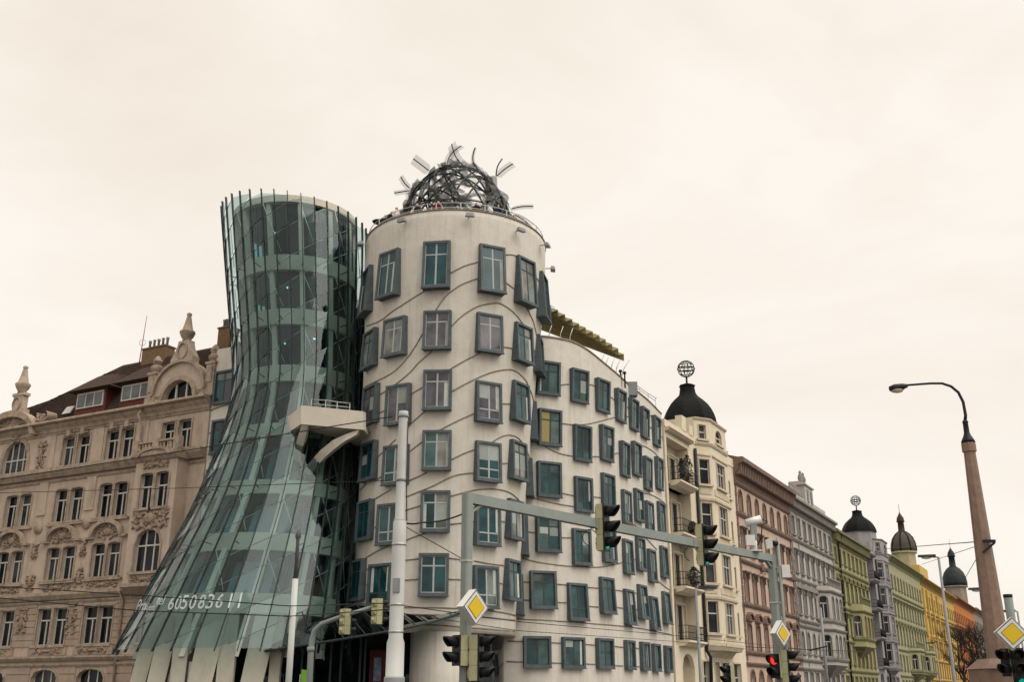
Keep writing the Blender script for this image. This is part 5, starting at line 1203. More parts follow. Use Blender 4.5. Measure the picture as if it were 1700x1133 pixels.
    c = at(extra[0], extra[1], extra[2]); rad = extra[3]; h = at(extra[0], extra[4], extra[2]).z - c.z; gz_ = at(extra[0], extra[5], extra[2]).z
    onion(root, c, rad, c.z - .15, h + .15, dk); globe(root, c, gz_, .68, M['fin'])
    mb = MB(); mb.lathe([(rad * .95, ze - .3), (rad * .95, c.z - .1)], (c.x, c.y, 0), 8, smooth=False, rot=.39); mb.build('dome_drum', wallm, root)
    mb = MB(); mb.tube([FRt(u0 + 6.2 * s, .14, ze - .4), FRt(u0 + 6.2 * s, .14, 4.6), FRt(u0 + 6.5 * s, .3, 4.2), FRt(u0 + 6.6 * s, .14, .2)], .12, 8); mb.build('drainpipe', M['dark'], root)
    return root
CRW = mat('cream_stucco', (.66, .585, .455), .9, .08, .7, .2, 10, .28, stcol=(.36, .29, .19)); CRT = mat('cream_trim', (.55, .475, .36), .9, .12, 2, .2, 10, .3, stcol=(.3, .24, .16))
PKW = mat('salmon_stucco', (.50, .372, .30), .9, .1, .8, .2, 10, .3, stcol=(.24, .14, .10)); PKT = mat('salmon_trim', (.185, .128, .104), .9, .2, 2, .2, 10, .4)
GYW = mat('grey_stucco', (.43, .405, .375), .9, .1, .8, .2, 10, .35, stcol=(.2, .18, .17)); GYT = mat('grey_trim', (.24, .225, .21), .9, .2, 2, .2, 10, .4)
GNW = mat('olive_stucco', (.325, .30, .16), .9, .1, .8, .2, 10, .35, stcol=(.18, .16, .07)); GNT = mat('olive_trim', (.185, .175, .095), .9, .2, 2, .2, 10, .4)
BGW = mat('bluegrey_stucco', (.31, .295, .30), .9, .1, .8, .2, 10, .35); BGT = mat('bluegrey_trim', (.22, .21, .215), .9, .2, 2)
PGW = mat('pale_green_stucco', (.36, .345, .215), .9, .1, .8, .2, 10, .3); PGT = mat('pale_green_trim', (.21, .21, .125), .9, .2, 2)
YLW = mat('yellow_stucco', (.56, .385, .115), .9, .08, .8, .2, 10, .25); YLT = mat('yellow_trim', (.33, .215, .075), .9, .2, 2)
ORW = mat('orange_stucco', (.50, .185, .06), .9, .1, .8, .2, 10, .25); ORT = mat('orange_trim', (.25, .11, .055), .9, .2, 2)
EGW = mat('taupe_stucco', (.27, .235, .20), .9, .1, .8, .2, 10, .3); EGT = mat('taupe_trim', (.2, .175, .15), .9, .2, 2)
RRF = mat('red_tile_roof', (.16, .07, .045), .9, .25, 3, .4, 14, tiles=3)
turret_house('townhouse', 'cream house with iron balconies and black domed turret next to the curved wing', 0, 16.2, CRW, CRT, 19.5, 'houses along the embankment', (1144, 704, 81, 2.2, 640, 613), M['copper'])
pk = house('townhouse', 'salmon pink house with arched top windows and deep bracketed cornice', 16.2, 34, 20.4, PKW, PKT, [(16.05, 17.85, 1.0, .5, 0, 2), (12.7, 14.5, 1.05, 0, 1, 2), (8.75, 10.9, 1.05, 0, 1, 2), (5.0, 7.05, 1.05, .15, 3, 2), (.9, 3.5, 1.2, .6, 0, 2)], [17.75 + 2.45 * k for k in range(7)], RRF, (1.9, .95), .5, (15.9, 18.45, 8.65, 4.95, 4.1, 12.1), rise=1.7, dz=1.0)
quoins(pk, 16.5, 4.2, 18.3, PKT); quoins(pk, 33.7, 4.2, 18.3, PKT)
mb = MB(); FRt.box(mb, 20.5, 21.6, -3.4, -2.2, 20.6, 23.2); FRt.box(mb, 20.4, 21.7, -3.5, -2.1, 23.2, 23.35); mb.build('chimney', M['brick'], pk)
relief(FRt, 22.6, .15, 11.9, 1.6, 1.0, 12, 'crest_relief', PKT, pk, 8)
gy = house('townhouse', 'pale grey house with pedimented windows and statue gable on its roof', 34, 53, 20.0, GYW, GYT, [(16.5, 18.3, .95, 0, 0, 2), (12.9, 14.8, 1.0, 0, 1, 2), (9.0, 11.1, 1.05, 0, 2, 2), (5.4, 7.35, 1.0, .4, 0, 2), (.9, 3.7, 1.2, 0, 0, 2)], [35.4 + 2.33 * k for k in range(8)], RRF, (1.3, .85), .42, (16.1, 12.3, 8.5, 8.0, 4.9, 4.1), dz=.7, rise=1.2)
quoins(gy, 34.4, 4.2, 18.6, GYT); quoins(gy, 37.0, 4.2, 18.6, GYT, .3); quoins(gy, 52.6, 4.2, 18.6, GYT)
def bay(root, u0, u1, bn, zb, zt, wm, tm, rows):
    P2 = [(u0, 0), (u0 + bn, bn), (u1 - bn, bn), (u1, 0)]
    for q in range(3):
        (a0, n0), (a1, n1) = P2[q], P2[q + 1]; A_, B_ = FRt(a0, n0, 0), FRt(a1, n1, 0); d = (B_ - A_); Ln = d.length; d /= Ln; nn = (d.y, -d.x); f2 = Fr((A_.x, A_.y), (d.x, d.y), nn)
        k = 1 if q != 1 else max(2, int(Ln / 1.7)); o2 = [(Ln * (j + .5) / k, min(.95, Ln / k * .6), a, b, .3) for a, b in rows for j in range(k)]
        mb = MB(); wall_open(mb, f2, 0, Ln, zb, zt, o2, 0, .25); mb.build('bay_wall', wm, root)
        for uc, w, a, b, r_ in o2: put_win(f2, root, uc, a, 0, hwin(w, b - a, r_, 0, tm, FRM, jamb=.08, depth=.16))
        for a, b in rows: string(f2, root, -.03, Ln + .03, a - .15, tm, .3, .2); string(f2, root, -.03, Ln + .03, b + .6, tm, .25, .25)
    vs = [FRt(a, n_, zb) for a, n_ in P2]; mb = MB(); mb.add(vs + [FRt((u0 + u1) / 2 - .8, 0, zb - 1.2), FRt((u0 + u1) / 2 + .8, 0, zb - 1.2)], [(0, 1, 4), (1, 2, 5, 4), (2, 3, 5)]); mb.build('bay_corbel', tm, root); mb = MB(); mb.add([FRt(a, n_, zt) for a, n_ in P2] + [FRt(a, n_, zt + .06) for a, n_ in P2], [(0, 1, 2, 3), (7, 6, 5, 4), (0, 4, 5, 1), (1, 5, 6, 2), (2, 6, 7, 3), (3, 7, 4, 0)]); mb.build('bay_roof', tm, root)
    for k in range(10):
        t = k / 9 * (u1 - u0 - 2 * bn); mb = MB(); mb.lathe([(.07, 0), (.11, .2), (.05, .45), (.1, .75)], FRt(u0 + bn + t, bn - .1, zt), 6); mb.build('baluster', tm, root)
    mb = MB(); FRt.box(mb, u0 + bn - .1, u1 - bn + .1, bn - .22, bn + .04, zt + .75, zt + .9); mb.build('balustrade_rail', tm, root)
bay(gy, 42.5, 50.5, 1.2, 4.5, 12.2, GYW, GYT, [(5.3, 7.4), (9.0, 11.2)])
mb = MB(); FRt.box(mb, 37, 41, -1.0, .1, 20, 20.7); FRt.box(mb, 41, 44.6, -1.0, .2, 20, 22.3); FRt.prof(mb, 40.8, 44.8, [(-1.1, 22.3), (.35, 22.3), (.35, 22.45), (-.3, 22.7), (-1.1, 22.7)]); FRt.box(mb, 44.6, 50.5, -1.0, .1, 20, 20.9); mb.build('attic_gable', GYW, gy)
for u in (42.2, 43.8): mb = MB(); FRt.box(mb, u - .35, u + .35, .19, .25, 20.6, 21.9); mb.build('attic_window', M['pane_h'], gy)
for u, z in ((37.3, 20.7), (38.4, 20.7), (39.5, 20.7), (40.5, 20.7), (42.2, 22.7), (43.4, 22.7)):
    m_ = MB(); m_.lathe([(.3, 0), (.22, .25), (.3, .5), (.24, .85), (.12, 1.0), (.17, 1.15), (.05, 1.35)], FRt(u, -.4, z), 8); m_.build('roof_statue', GYT, gy)
mb = MB(); FRt.box(mb, 35.0, 36.4, -4, -3, 20.6, 22.3); ch = mb.build('chimney', M['brick'], gy)
for q in range(4): m_ = MB(); m_.lathe([(.14, 0), (.14, .8)], FRt(35.2 + q * .35, -3.5, 22.3), 7); m_.build('chimney_pot', PKT, ch)
gn = house('townhouse', 'olive green house with canted balcony bay and dark drainpipe', 53, 73, 19.4, GNW, GNT, [(15.9, 17.5, .95, 0, 0, 2), (11.7, 13.7, 1.05, 0, 3, 2), (8.0, 10.1, 1.05, 0, 1, 2), (4.9, 6.9, 1.05, 0, 0, 2), (.9, 3.6, 1.3, 0, 0, 2)], [54.3 + 2.45 * k for k in range(8)], RRF, (1.5, .8), .5, (15.2, 11.0, 7.4, 4.3), dz=.9, rise=2.2)
bay(gn, 59.5, 67.5, 1.2, 6.9, 11.6, GNW, GNT, [(8.0, 10.3)])
mb = MB(); mb.tube([FRt(55.6, .8, 19.0), FRt(55.6, .16, 18), FRt(55.6, .16, .3)], .11, 7); mb.build('drainpipe', M['dark'], gn)
turret_house('townhouse', 'blue-grey house with dark domed turret and wire globe beyond the olive house', 73, 90, BGW, BGT, 19.2, 'houses along the embankment', (1426, 884, 143, 2.3, 849, 832), M['copper'])
pg = house('townhouse', 'long pale green house with two stacked balcony bays between grey turret and yellow house', 90, 121, 20.6, PGW, PGT, [(16.2, 18.0, .95, 0, 0, 2), (12.4, 14.4, 1.05, 0, 1, 2), (8.6, 10.7, 1.05, 0, 3, 2), (5.0, 7.0, 1.05, 0, 0, 2), (.9, 3.6, 1.3, 0, 0, 2)], [91.8 + 2.75 * k for k in range(11)], RRF, (1.1, .8), .6, (15.4, 11.7, 7.8, 4.3))
bay(pg, 100, 108, 1.3, 4.6, 8.2, PGW, PGT, [(5.2, 7.3)]); bay(pg, 112, 119, 1.3, 4.6, 8.2, PGW, PGT, [(5.2, 7.3)])
yl = house('townhouse', 'bright yellow house with pilasters and heavy cornice', 121, 166, 20.3, YLW, YLT, [(15.8, 17.6, 1.1, 0, 0, 2), (11.8, 14.0, 1.1, 0, 1, 2), (8.0, 10.2, 1.1, 0, 2, 2), (4.6, 6.8, 1.1, .3, 0, 2), (.9, 3.4, 1.4, 0, 0, 2)], [123.4 + 3.2 * k for k in range(14)], RRF, (1.2, 1.0), .7, (15.0, 11.0, 7.2, 4.1))
for u in (122, 126.6, 133, 139.4): mb = MB(); FRt.box(mb, u - .35, u + .35, -.02, .3, 7.4, 18.6); mb.build('pilaster', YLW, yl)
mb = MB(); FRt.box(mb, 121.2, 131, -1.6, .2, 20.3, 22.4); mb.build('attic', YLW, yl)
orr = house('townhouse', 'deep orange house far along the embankment', 166, 206, 20.8, ORW, ORT, [(16.0, 17.8, 1.1, 0, 0, 2), (12.0, 14.2, 1.1, 0, 1, 2), (8.2, 10.4, 1.1, 0, 1, 2), (4.8, 7.0, 1.1, 0, 0, 2)], [168 + 3.3 * k for k in range(12)], RRF, (1.2, 1.0), .8, (15.2, 11.2, 7.4, 4.3), rise=2.0)
eg = house('townhouse', 'taupe house with green domed corner turret at the end of the row', 206, 244, 21.2, EGW, EGT, [(16.2, 18.2, 1.2, 0, 0, 2), (12.2, 14.4, 1.2, 0, 1, 2), (8.4, 10.6, 1.2, 0, 1, 2), (5.0, 7.2, 1.2, 0, 0, 2)], [208.5 + 3.6 * k for k in range(10)], RRF, (1.2, 1.0), .9, (15.4, 11.4, 7.6, 4.5), rise=1.2)
def tower_roof(root, px, py0, Y, rad, drum, m, mt, lantern=True, ribs=None):
    c = at(px, py0, Y); zb = c.z; mb = MB(); mb.lathe([(rad * .98, 20), (rad * .98, zb - .25), (rad * 1.14, zb - .2), (rad * 1.14, zb + .1), (rad, zb + .12)], (c.x, c.y, 0), 8, smooth=False); mb.build('turret_drum', drum, root)
    pr = [(rad * 1.06, .1), (rad * 1.08, rad * .35), (rad * 1.02, rad * .8), (rad * .86, rad * 1.25), (rad * .6, rad * 1.6), (rad * .36, rad * 1.78), (rad * .3, rad * 1.8)]
    mb = MB(); mb.lathe([(a, zb + z) for a, z in pr], (c.x, c.y, 0), 24); d = mb.build('dome', m, root)
    h = zb + rad * 1.8; mb = MB(); mb.lathe([(rad * .34, h), (rad * .3, h + .1), (rad * .27, h + rad * .85), (rad * .36, h + rad * .9), (rad * .34, h + rad * 1.0), (rad * .3, h + rad * 1.25), (rad * .12, h + rad * 1.55), (.05, h + rad * 1.75), (.03, h + rad * 2.5)], (c.x, c.y, 0), 10); mb.build('lantern', mt, root)
    if ribs:
        for k in range(8): t = k * math.pi / 4 + .2; MB().tube([(c.x + (a + .02) * math.cos(t), c.y + (a + .02) * math.sin(t), zb + z) for a, z in pr], .11, 5).build('dome_rib', ribs, root)
tower_roof(pg, 1501, 918, 182, 1.95, PGW, mat('pale_dome_plates', (.075, .068, .058), .7, .15, 2), mat('rust_lantern', (.055, .026, .021), .6, .2, 2), ribs=M['copper'])
tower_roof(eg, 1586, 975, 268, 2.75, EGW, mat('verdigris_dome', (.014, .022, .021), .6, .35, .8, stain=.5, spec=.25, stcol=(.045, .06, .055), streak=(1, 1, .3)), mat('verdigris_lantern', (.014, .022, .021), .5))
for q, (hx, w, hh) in enumerate(((262, 34, 17), (300, 40, 15), (345, 45, 14))):
    pass
# ================================================================== street furniture
def vec(az): return Vector((math.sin(R(az)), math.cos(R(az)), 0))
def signal(label, pos, az, n=3, pitch=.36, lit=None, litm=None, group='traffic signals', back=None):
    """lamp head: olive housing, black visors; pos = centre of housing back, az = facing"""
    root = thing('traffic_signal', label, 'traffic light', pos, group); f = vec(az); s_ = Vector((f.y, -f.x, 0)); Z = Vector((0, 0, 1)); H = pitch * n; w = pitch * .92
    c = Vector(pos)
    def bx(m_, o, ax, ay, az_, mi=0):
        o = Vector(o); m_.hexa([o + s_ * (ax * i) + f * (ay * j) + Z * (az_ * k) for k in (-1, 1) for i, j in ((-1, -1), (1, -1), (1, 1), (-1, 1))], mi)
    mb = MB()
    for q in range(n):
        zc = H / 2 - pitch * (q + .5); bx(mb, c + Z * zc - f * .02, w / 2, .1, pitch * .49); bx(mb, c + Z * zc - f * .135, w * .36, .03, pitch * .36)
        mb.blob(c + Z * zc - f * .15, [s_ * w * .33, f * .07, Z * pitch * .33])
    mb.build('housing', M['olive'], root)
    mb = MB(); bx(mb, c + f * .1, w * .52, .02, H / 2); mb.build('face_plate', M['black'], root)
    for q in range(n):
        zc = H / 2 - pitch * (q + .5); o = c + Z * zc + f * .12; rr = pitch * .40; vs = []; fs = []; m = 14
        for k in range(m + 1):
            t = R(-40) + R(260) * k / m; d = s_ * math.cos(t) + Z * math.sin(t); ln = pitch * (.5 + .3 * math.sin(t)) + .05
            vs += [o + d * rr, o + d * rr * 1.02 + f * ln, o + d * (rr - .02) + f * ln, o + d * (rr - .02)]
        for k in range(m):
            for j in range(4): fs.append((4 * k + j, 4 * k + (j + 1) % 4, 4 * k + 4 + (j + 1) % 4, 4 * k + 4 + j))
        mb = MB(); mb.add(vs, fs, 0, True); vz = mb.build('visor', M['black'], root)
        mb = MB(); vs = [o + f * .09] + [o + (s_ * math.cos(k * math.pi / 8) + Z * math.sin(k * math.pi / 8)) * rr * .95 for k in range(16)]; mb.add(vs, [(0, 1 + k, 1 + (k + 1) % 16) for k in range(16)], 0, True); mb.build('lens', litm if lit == q else M['lens'], root)
    return root
def diamond(label, pos, az, side, behind, tilt=0):
    root = thing('priority_road_sign', label, 'road sign', pos, 'priority road signs'); f = vec(az); s_ = Vector((f.y, -f.x, 0)); Z = Vector((0, 0, 1)); c = Vector(pos); h = side / math.sqrt(2)
    ct, st = math.cos(tilt), math.sin(tilt); ax, az_ = s_ * ct + Z * st, Z * ct - s_ * st
    def pr(k, y0, y1, m, nm, par):
        mb = MB(); P_ = [c + ax * h * k, c + az_ * h * k, c - ax * h * k, c - az_ * h * k]; mb.hexa([p + f * (y0 - .07 if y0 < -.1 else y0) for p in P_] + [p + f * y1 for p in P_]); return mb.build(nm, m, par)
    b = pr(1, -.15, 0, M['sign_w'], 'light_box', root); pr(.97, .0, .004, M['sign_k'], 'border', root); pr(.90, .003, .009, M['sign_w'], 'white_field', root); pr(.66, .008, .014, M['sign_k'], 'inner_border', root); pr(.62, .013, .02, M['sign_y'], 'yellow_field', root)
    MB().bar(c - f * .15, behind, .05, .05).build('bracket', M['mast'], root); return root
def vmast(x, y, Y, top_y=None): 
    p = at(x, y, Y); return Vector((p.x, p.y, 0)), p.z
# --- gantry
A0, B0 = at(776, 832, 24.5), at(1281, 925, 36.0); AZ = (A0.z + B0.z) / 2
A0.z = B0.z = AZ
G_ = thing('signal_gantry', 'grey-green portal gantry carrying traffic lights across the road', 'gantry', (A0.x, A0.y, 0))
def sqmast(c, w, h, nm='mast', par=G_):
    d = (B0 - A0).normalized(); e = Vector((d.y, -d.x, 0)); mb = MB(); q = [c + d * i * w / 2 + e * j * w / 2 for i, j in ((-.7, -1), (.7, -1), (1, -.7), (1, .7), (.7, 1), (-.7, 1), (-1, .7), (-1, -.7))]
    mb.add([Vector((p.x, p.y, 0)) for p in q] + [Vector((p.x, p.y, h)) for p in q], [list(range(8))[::-1], list(range(8, 16))] + [(i, (i + 1) % 8, 8 + (i + 1) % 8, 8 + i) for i in range(8)]); return mb.build(nm, M['mast'], par)
sqmast(A0, .22, AZ + .12); sqmast(B0, .26, AZ + .12)
dG = (B0 - A0).normalized()
MB().bar(A0 - dG * .1, B0 + dG * .1, .18, .24).build('crossbeam', M['mast'], G_)
for c in (A0, B0):
    s_ = 1 if c is A0 else -1; mb = MB(); mb.bar(c + dG * s_ * .1 + Vector((0, 0, -.32)), c + dG * s_ * .5 + Vector((0, 0, -.08)), .1, .06); mb.build('gusset', M['mast'], G_)
for t in (.33, .66): c = A0.lerp(B0, t); MB().bar(c - dG * .03, c + dG * .03, .22, .28).build('splice_plate', M['mast'], G_)
def ongantry(x):
    a = ray(x, 880)[0]; t = (a * A0.y - A0.x) / ((B0.x - A0.x) - a * (B0.y - A0.y)); return A0.lerp(B0, t)
for x, y, lb in ((998, 877, 'large three-lamp traffic light with green lit on the gantry beam, nearer one'), (1163, 906, 'three-lamp traffic light with green lit farther along the gantry beam')):
    g = ongantry(x); c = at(x + 3, y, g.y - .12); signal(lb, c, 118, 3, .42, 2, M['greenl'])
    w = MB(); q = c + Vector((-.25, .1, -.25)); w.tube([q + Vector((.2 * math.cos(t) - .1, 0, .22 * math.sin(t))) for t in [k * .45 for k in range(11)]], .012, 5); o = w.build('cable_loop', M['wire']); tag(o, 'thin cable loop hanging from the gantry behind the ' + ('nearer' if x < 1100 else 'farther') + ' beam signal', 'cable', 'signal cables')
diamond('yellow and white diamond sign on the near gantry mast', at(790, 1009, 23.9), 134, .56, A0 * 1.0 - Vector((0, 0, A0.z)) + Vector((0, 0, at(786, 1009, 24.5).z)))
signal('two-lamp signal facing left on the near gantry mast', at(764, 1081, 24.3), 236, 2, .33, None)
signal('three-lamp signal facing right on the near gantry mast', at(791, 1093, 24.3), 108, 3, .33, None)
diamond('yellow and white diamond sign on the far gantry mast', at(1300, 1053, 35.4), 140, .60, Vector((B0.x, B0.y, at(1297, 1053, 36).z)))
signal('two-lamp pedestrian signal showing red on the far gantry mast', at(1289, 1107, 35.8), 225, 2, .38, 0, M['redl'])
signal('three-lamp signal with green at the bottom on the far gantry mast', at(1305, 1110, 35.8), 110, 3, .38, 2, M['greenl'])
# camera and boxes on the gantry's far end
cz = ongantry(1246); root = thing('traffic_camera', 'pale tubular camera on a pan-tilt head above the far end of the gantry', 'camera', (cz.x, cz.y, AZ + .12))
p0, p1 = at(1238, 870, cz.y), at(1264, 862, cz.y); mb = MB(); mb.tube([p0, p0.lerp(p1, .96)], .135, 12); mb.build('camera_body', M['sign_w'], root); MB().tube([p0.lerp(p1, .96), p1], .12, 12).build('lens_hood', M['black'], root)
p = at(1251, 885, cz.y); mb = MB(); mb.tube([Vector((p.x, p.y, AZ + .1)), Vector((p.x, p.y, AZ + .5))], .09, 10); mb.box(p.x - .2, p.x + .2, p.y - .2, p.y + .2, AZ + .1, AZ + .14); mb.build('stand', M['sign_w'], root)
mb = MB(); mb.box(p.x - .09, p.x + .09, p.y - .1, p.y + .1, AZ + .5, p1.z - .13); mb.build('pan_head', M['greypole'], root)
q = at(1245, 899, cz.y); mb = MB(); mb.box(q.x - .17, q.x + .12, q.y - .25, q.y - .08, q.z - .17, q.z + .17); mb.build('control_box', M['sign_w'], root)
mb = MB(); mb.tube([p1, p1 + Vector((.2, 0, -.1)), p + Vector((.3, 0, .25)), p + Vector((.25, 0, -.15)), Vector((p.x + .1, p.y, AZ + .3))], .02, 5); mb.build('cable', M['wire'], root)
b = Vector((B0.x + .22, B0.y - .1, 0)); zt = at(1294, 893, 35.9).z
root = thing('antenna_post', 'thin green post with white radar panel and grey box beside the far gantry mast', 'post', (b.x, b.y, 0)); MB().tube([b, Vector((b.x, b.y, zt))], .055, 8).build('pole', M['mast'], root)
c = at(1278, 903, 35.9); mb = MB(); mb.hexa([c + Vector(v) for v in ((-.12, -.05, -.2), (.08, -.1, -.16), (.08, .05, -.16), (-.12, .1, -.2), (-.14, -.05, .12), (.06, -.1, .2), (.06, .05, .2), (-.14, .1, .12))]); mb.build('radar_panel', M['sign_w'], root)
mb = MB(); mb.tube([c + Vector((.08, 0, 0)), Vector((b.x, b.y, c.z))], .09, 8); mb.build('radar_head', M['black'], root)
c = at(1303, 950, 35.9); mb = MB(); mb.box(c.x - .12, c.x + .16, c.y - .1, c.y + .14, c.z - .2, c.z + .22); mb.build('junction_box', M['sign_w'], root)
for z in (at(1290, 943, 35.9).z, at(1290, 965, 35.9).z): MB().bar(Vector((B0.x, B0.y - .1, z)), Vector((b.x, b.y, z)), .05, .05).build('clamp', M['mast'], root)
for c_, w_ in ((A0, .115), (B0, .135)):
    e_ = Vector((dG.y, -dG.x, 0)); e_ = e_ if e_.y < 0 else -e_
    for zz_ in (2.6, 3.5, 4.6): MB().bar(Vector((c_.x, c_.y, zz_ - .025)), Vector((c_.x, c_.y, zz_ + .025)), w_ * 2.12, w_ * 2.12, up=tuple(dG)).build('mast_band', M['steel'], G_)
    hp = Vector((c_.x, c_.y, 0)) + e_ * (w_ + .004); mb = MB(); mb.hexa([hp + dG * i + e_ * j + Vector((0, 0, zz_)) for zz_ in (.7, 1.3) for i, j in ((-.07, 0), (.07, 0), (.07, .012), (-.07, .012))]); mb.build('access_hatch', M['greypole'], G_)
# --- white tram pole
def pole(name, label, cat, base, prof, m, n=14, smooth=True):
    root = thing(name, label, cat, base); mb = MB(); mb.lathe(prof, base, n, smooth=smooth); mb.build('shaft', m, root); return root
YP = 24.0
bp, _ = vmast(655, 1120, YP); z = lambda y: at(655, y, YP).z
k = YP / 1760
wp = pole('tram_pole', 'tall white stepped tram wire pole in front of the round tower', 'pole', bp, [(.225, 0), (.225, z(1125) - .01), (.2, z(1125)), (.197, z(1068)), (.16, z(1060)), (.155, z(900)), (.152, z(868)), (.115, z(860)), (.112, z(800)), (.108, z(690)), (.112, z(688)), (.112, z(684)), (.05, z(683))], M['whitepole'], 20)
mb = MB(); mb.lathe([(.23, 0), (.23, z(1127)), (.215, z(1127) + .03)], bp, 20); mb.build('base_sleeve', M['greypole'], wp)
for y in (692, 798, 866): mb = MB(); mb.lathe([(.13 if y < 860 else .14, z(y) - .03), (.13 if y < 860 else .14, z(y) + .03)], bp, 16); mb.build('clamp_band', M['greypole'], wp)
MB().tube([Vector((bp.x + .118, bp.y - .05, z(700))), Vector((bp.x + .125, bp.y - .05, z(800))), Vector((bp.x + .165, bp.y - .06, z(866)))], .012, 5).build('riser_cable', M['wire'], wp)
mb = MB(); mb.box(bp.x - .09, bp.x + .07, bp.y - .185, bp.y - .14, z(985), z(962)); mb.build('terminal_box', M['greypole'], wp)
for y in (905, 1005, 1050): mb = MB(); mb.lathe([(.17, z(y) - .02), (.17, z(y) + .02)], bp, 16); mb.build('strap', M['steel'], wp)
bp2, _ = vmast(480, 1120, 30.0); z2 = lambda y: at(482, y, 30).z
p2 = pole('slim_pole', 'slim pole with grey top and white lower half before the glass tower', 'pole', bp2, [(.09, 0), (.085, z2(962))], M['whitepole'], 12)
mb = MB(); mb.lathe([(.06, z2(962) - .02), (.05, z2(900)), (.05, z2(896)), (.085, z2(893)), (.085, z2(887)), (.045, z2(882)), (.02, z2(880))], bp2, 10); mb.build('grey_top', mat('dark_pole_top', (.085, .09, .095), .5), p2)
MB().tube([Vector((bp2.x, bp2.y, z2(1022))), Vector((bp2.x + .25, bp2.y, z2(1018) + .02)), Vector((bp2.x + .55, bp2.y, z2(1060)))], .018, 5).build('dropper', M['wire'], p2)
# --- curved arm with signals seen from behind
b3, _ = vmast(516, 1120, 29.0); root = thing('signal_arm_pole', 'grey bent-arm signal pole left of the white tram pole', 'pole', b3)
pts = [b3, at(516, 1085, 29), at(518, 1062, 29), at(523, 1047, 29), at(534, 1037, 28.9), at(555, 1029, 28.8), at(585, 1019, 28.6), at(618, 1009, 28.4)]
mb = MB(); mb.tube(pts, [.085, .08, .075, .07, .065, .06, .055, .05], 10); mb.build('bent_arm', M['mast'], root)
mb = MB(); mb.tube([at(516, 1083, 29), at(516, 1075, 29)], .1, 10); mb.build('collar', M['mast'], root)
signal('olive backed traffic light on the bent arm, left one', at(574, 1033, 28.6), 38, 3, .22, None); signal('olive backed traffic light at the tip of the bent arm', at(627, 1016, 28.3), 38, 3, .22, None)
# --- feather flag behind the bent arm
b4 = at(511, 1128, 44); root = thing('feather_flag', 'lime green teardrop flag at the foot of the bent signal pole', 'flag', (b4.x, b4.y, 0)); zt = at(505, 1112, 44).z
mb = MB(); pr_ = [(0, .8), (.28, 1.3), (.34, 1.9), (.28, zt - .3), (.12, zt - .03), (0, zt)]
mb.add([(b4.x - .3, b4.y, pr_[0][1])] + [(b4.x - .3 + w * 1.6, b4.y + .04 * i, zz) for i, (w, zz) in enumerate(pr_[1:])] + [(b4.x - .3, b4.y + .05, pr_[0][1])] + [(b4.x - .3 + w * 1.6, b4.y + .04 * i + .03, zz) for i, (w, zz) in enumerate(pr_[1:])], [(0, 1, 2, 3, 4, 5), (11, 10, 9, 8, 7, 6), (0, 5, 11, 6), (0, 6, 7, 1), (1, 7, 8, 2), (2, 8, 9, 3), (3, 9, 10, 4), (4, 10, 11, 5)]); mb.build('flag_cloth', mat('lime_cloth', (.14, .30, .035), .8, .1, 4), root)
MB().tube([(b4.x - .32, b4.y + .02, 0), (b4.x - .32, b4.y + .02, zt - .2)], .02, 6).build('flag_pole', M['greypole'], root)
# --- big brown lamp column
YC = 28.0; bc, _ = vmast(1656, 1110, YC); zc = lambda x, y: at(x, y, YC).z
bc = Vector((at(1608, 740, YC).x, YC, 0)); zt = zc(1608, 752)
root = thing('lamp_column', 'tapering brown concrete column with curved lamp arm at the right', 'street lamp', bc)
mb = MB(); mb.lathe([(.315, 1.9), (.15, zt)], bc, 8, smooth=False, rot=.39); mb.build('shaft', M['column'], root)
mb = MB(); mb.lathe([(.15, zt), (.185, zt + .02), (.185, zt + .24), (.16, zt + .28)], bc, 8, smooth=False, rot=.39); mb.build('capital', M['column'], root)
zb_ = zc(1655, 1095); mb = MB(); mb.box(bc.x - .62, bc.x + .62, YC - .55, YC + .55, 0, zb_ - .25); mb.hexa([(bc.x - .66, YC - .6, zb_ - .25), (bc.x + .66, YC - .6, zb_ - .25), (bc.x + .66, YC + .6, zb_ - .25), (bc.x - .66, YC + .6, zb_ - .25), (bc.x - .4, YC - .38, zb_), (bc.x + .4, YC - .38, zb_), (bc.x + .4, YC + .38, zb_), (bc.x - .4, YC + .38, zb_)]); mb.build('pedestal', M['column'], root)
zz = zt + .28; mb = MB(); mb.lathe([(.19, zz), (.16, zz + .08), (.1, zz + .2), (.075, zz + .28), (.07, zz + .55), (.085, zz + .58), (.05, zz + .64)], bc, 12); mb.build('lamp_socket', M['black'], root)
top = zz + .6; arm_p = [Vector((bc.x, YC, top)), at(1603, 690, YC), at(1599, 668, YC), at(1591, 652, YC), at(1579, 642, YC), at(1564, 637, YC), at(1545, 637, YC), at(1505, 640, YC)]
mb = MB(); mb.tube(arm_p, [.05, .045, .042, .04, .038, .036, .034, .03], 8); mb.build('lamp_arm', M['black'], root)
a, b = at(1506, 641, YC), at(1477, 646, YC); mb = MB(); mb.tube([a, a.lerp(b, .25), a.lerp(b, .7), b], [.05, .09, .11, .07], 10); lh = mb.build('lamp_head', M['black'], root)
c = a.lerp(b, .62) - Vector((0, 0, .07)); mb = MB(); mb.blob(c, [Vector((.2, 0, 0)), Vector((0, .1, 0)), Vector((0, 0, .09))]); mb.build('lamp_bowl', mat('lamp_bowl', (.45, .38, .25), .3), lh)
p = at(1628, 908, YC); mb = MB(); mb.bar(p + Vector((-.1, -.32, -.2)), p + Vector((.25, -.3, .06)), .05, .05); mb.box(p.x - .05, p.x + .25, p.y - .38, p.y - .26, p.z + .06, p.z + .13); mb.build('wire_bracket', M['black'], root)
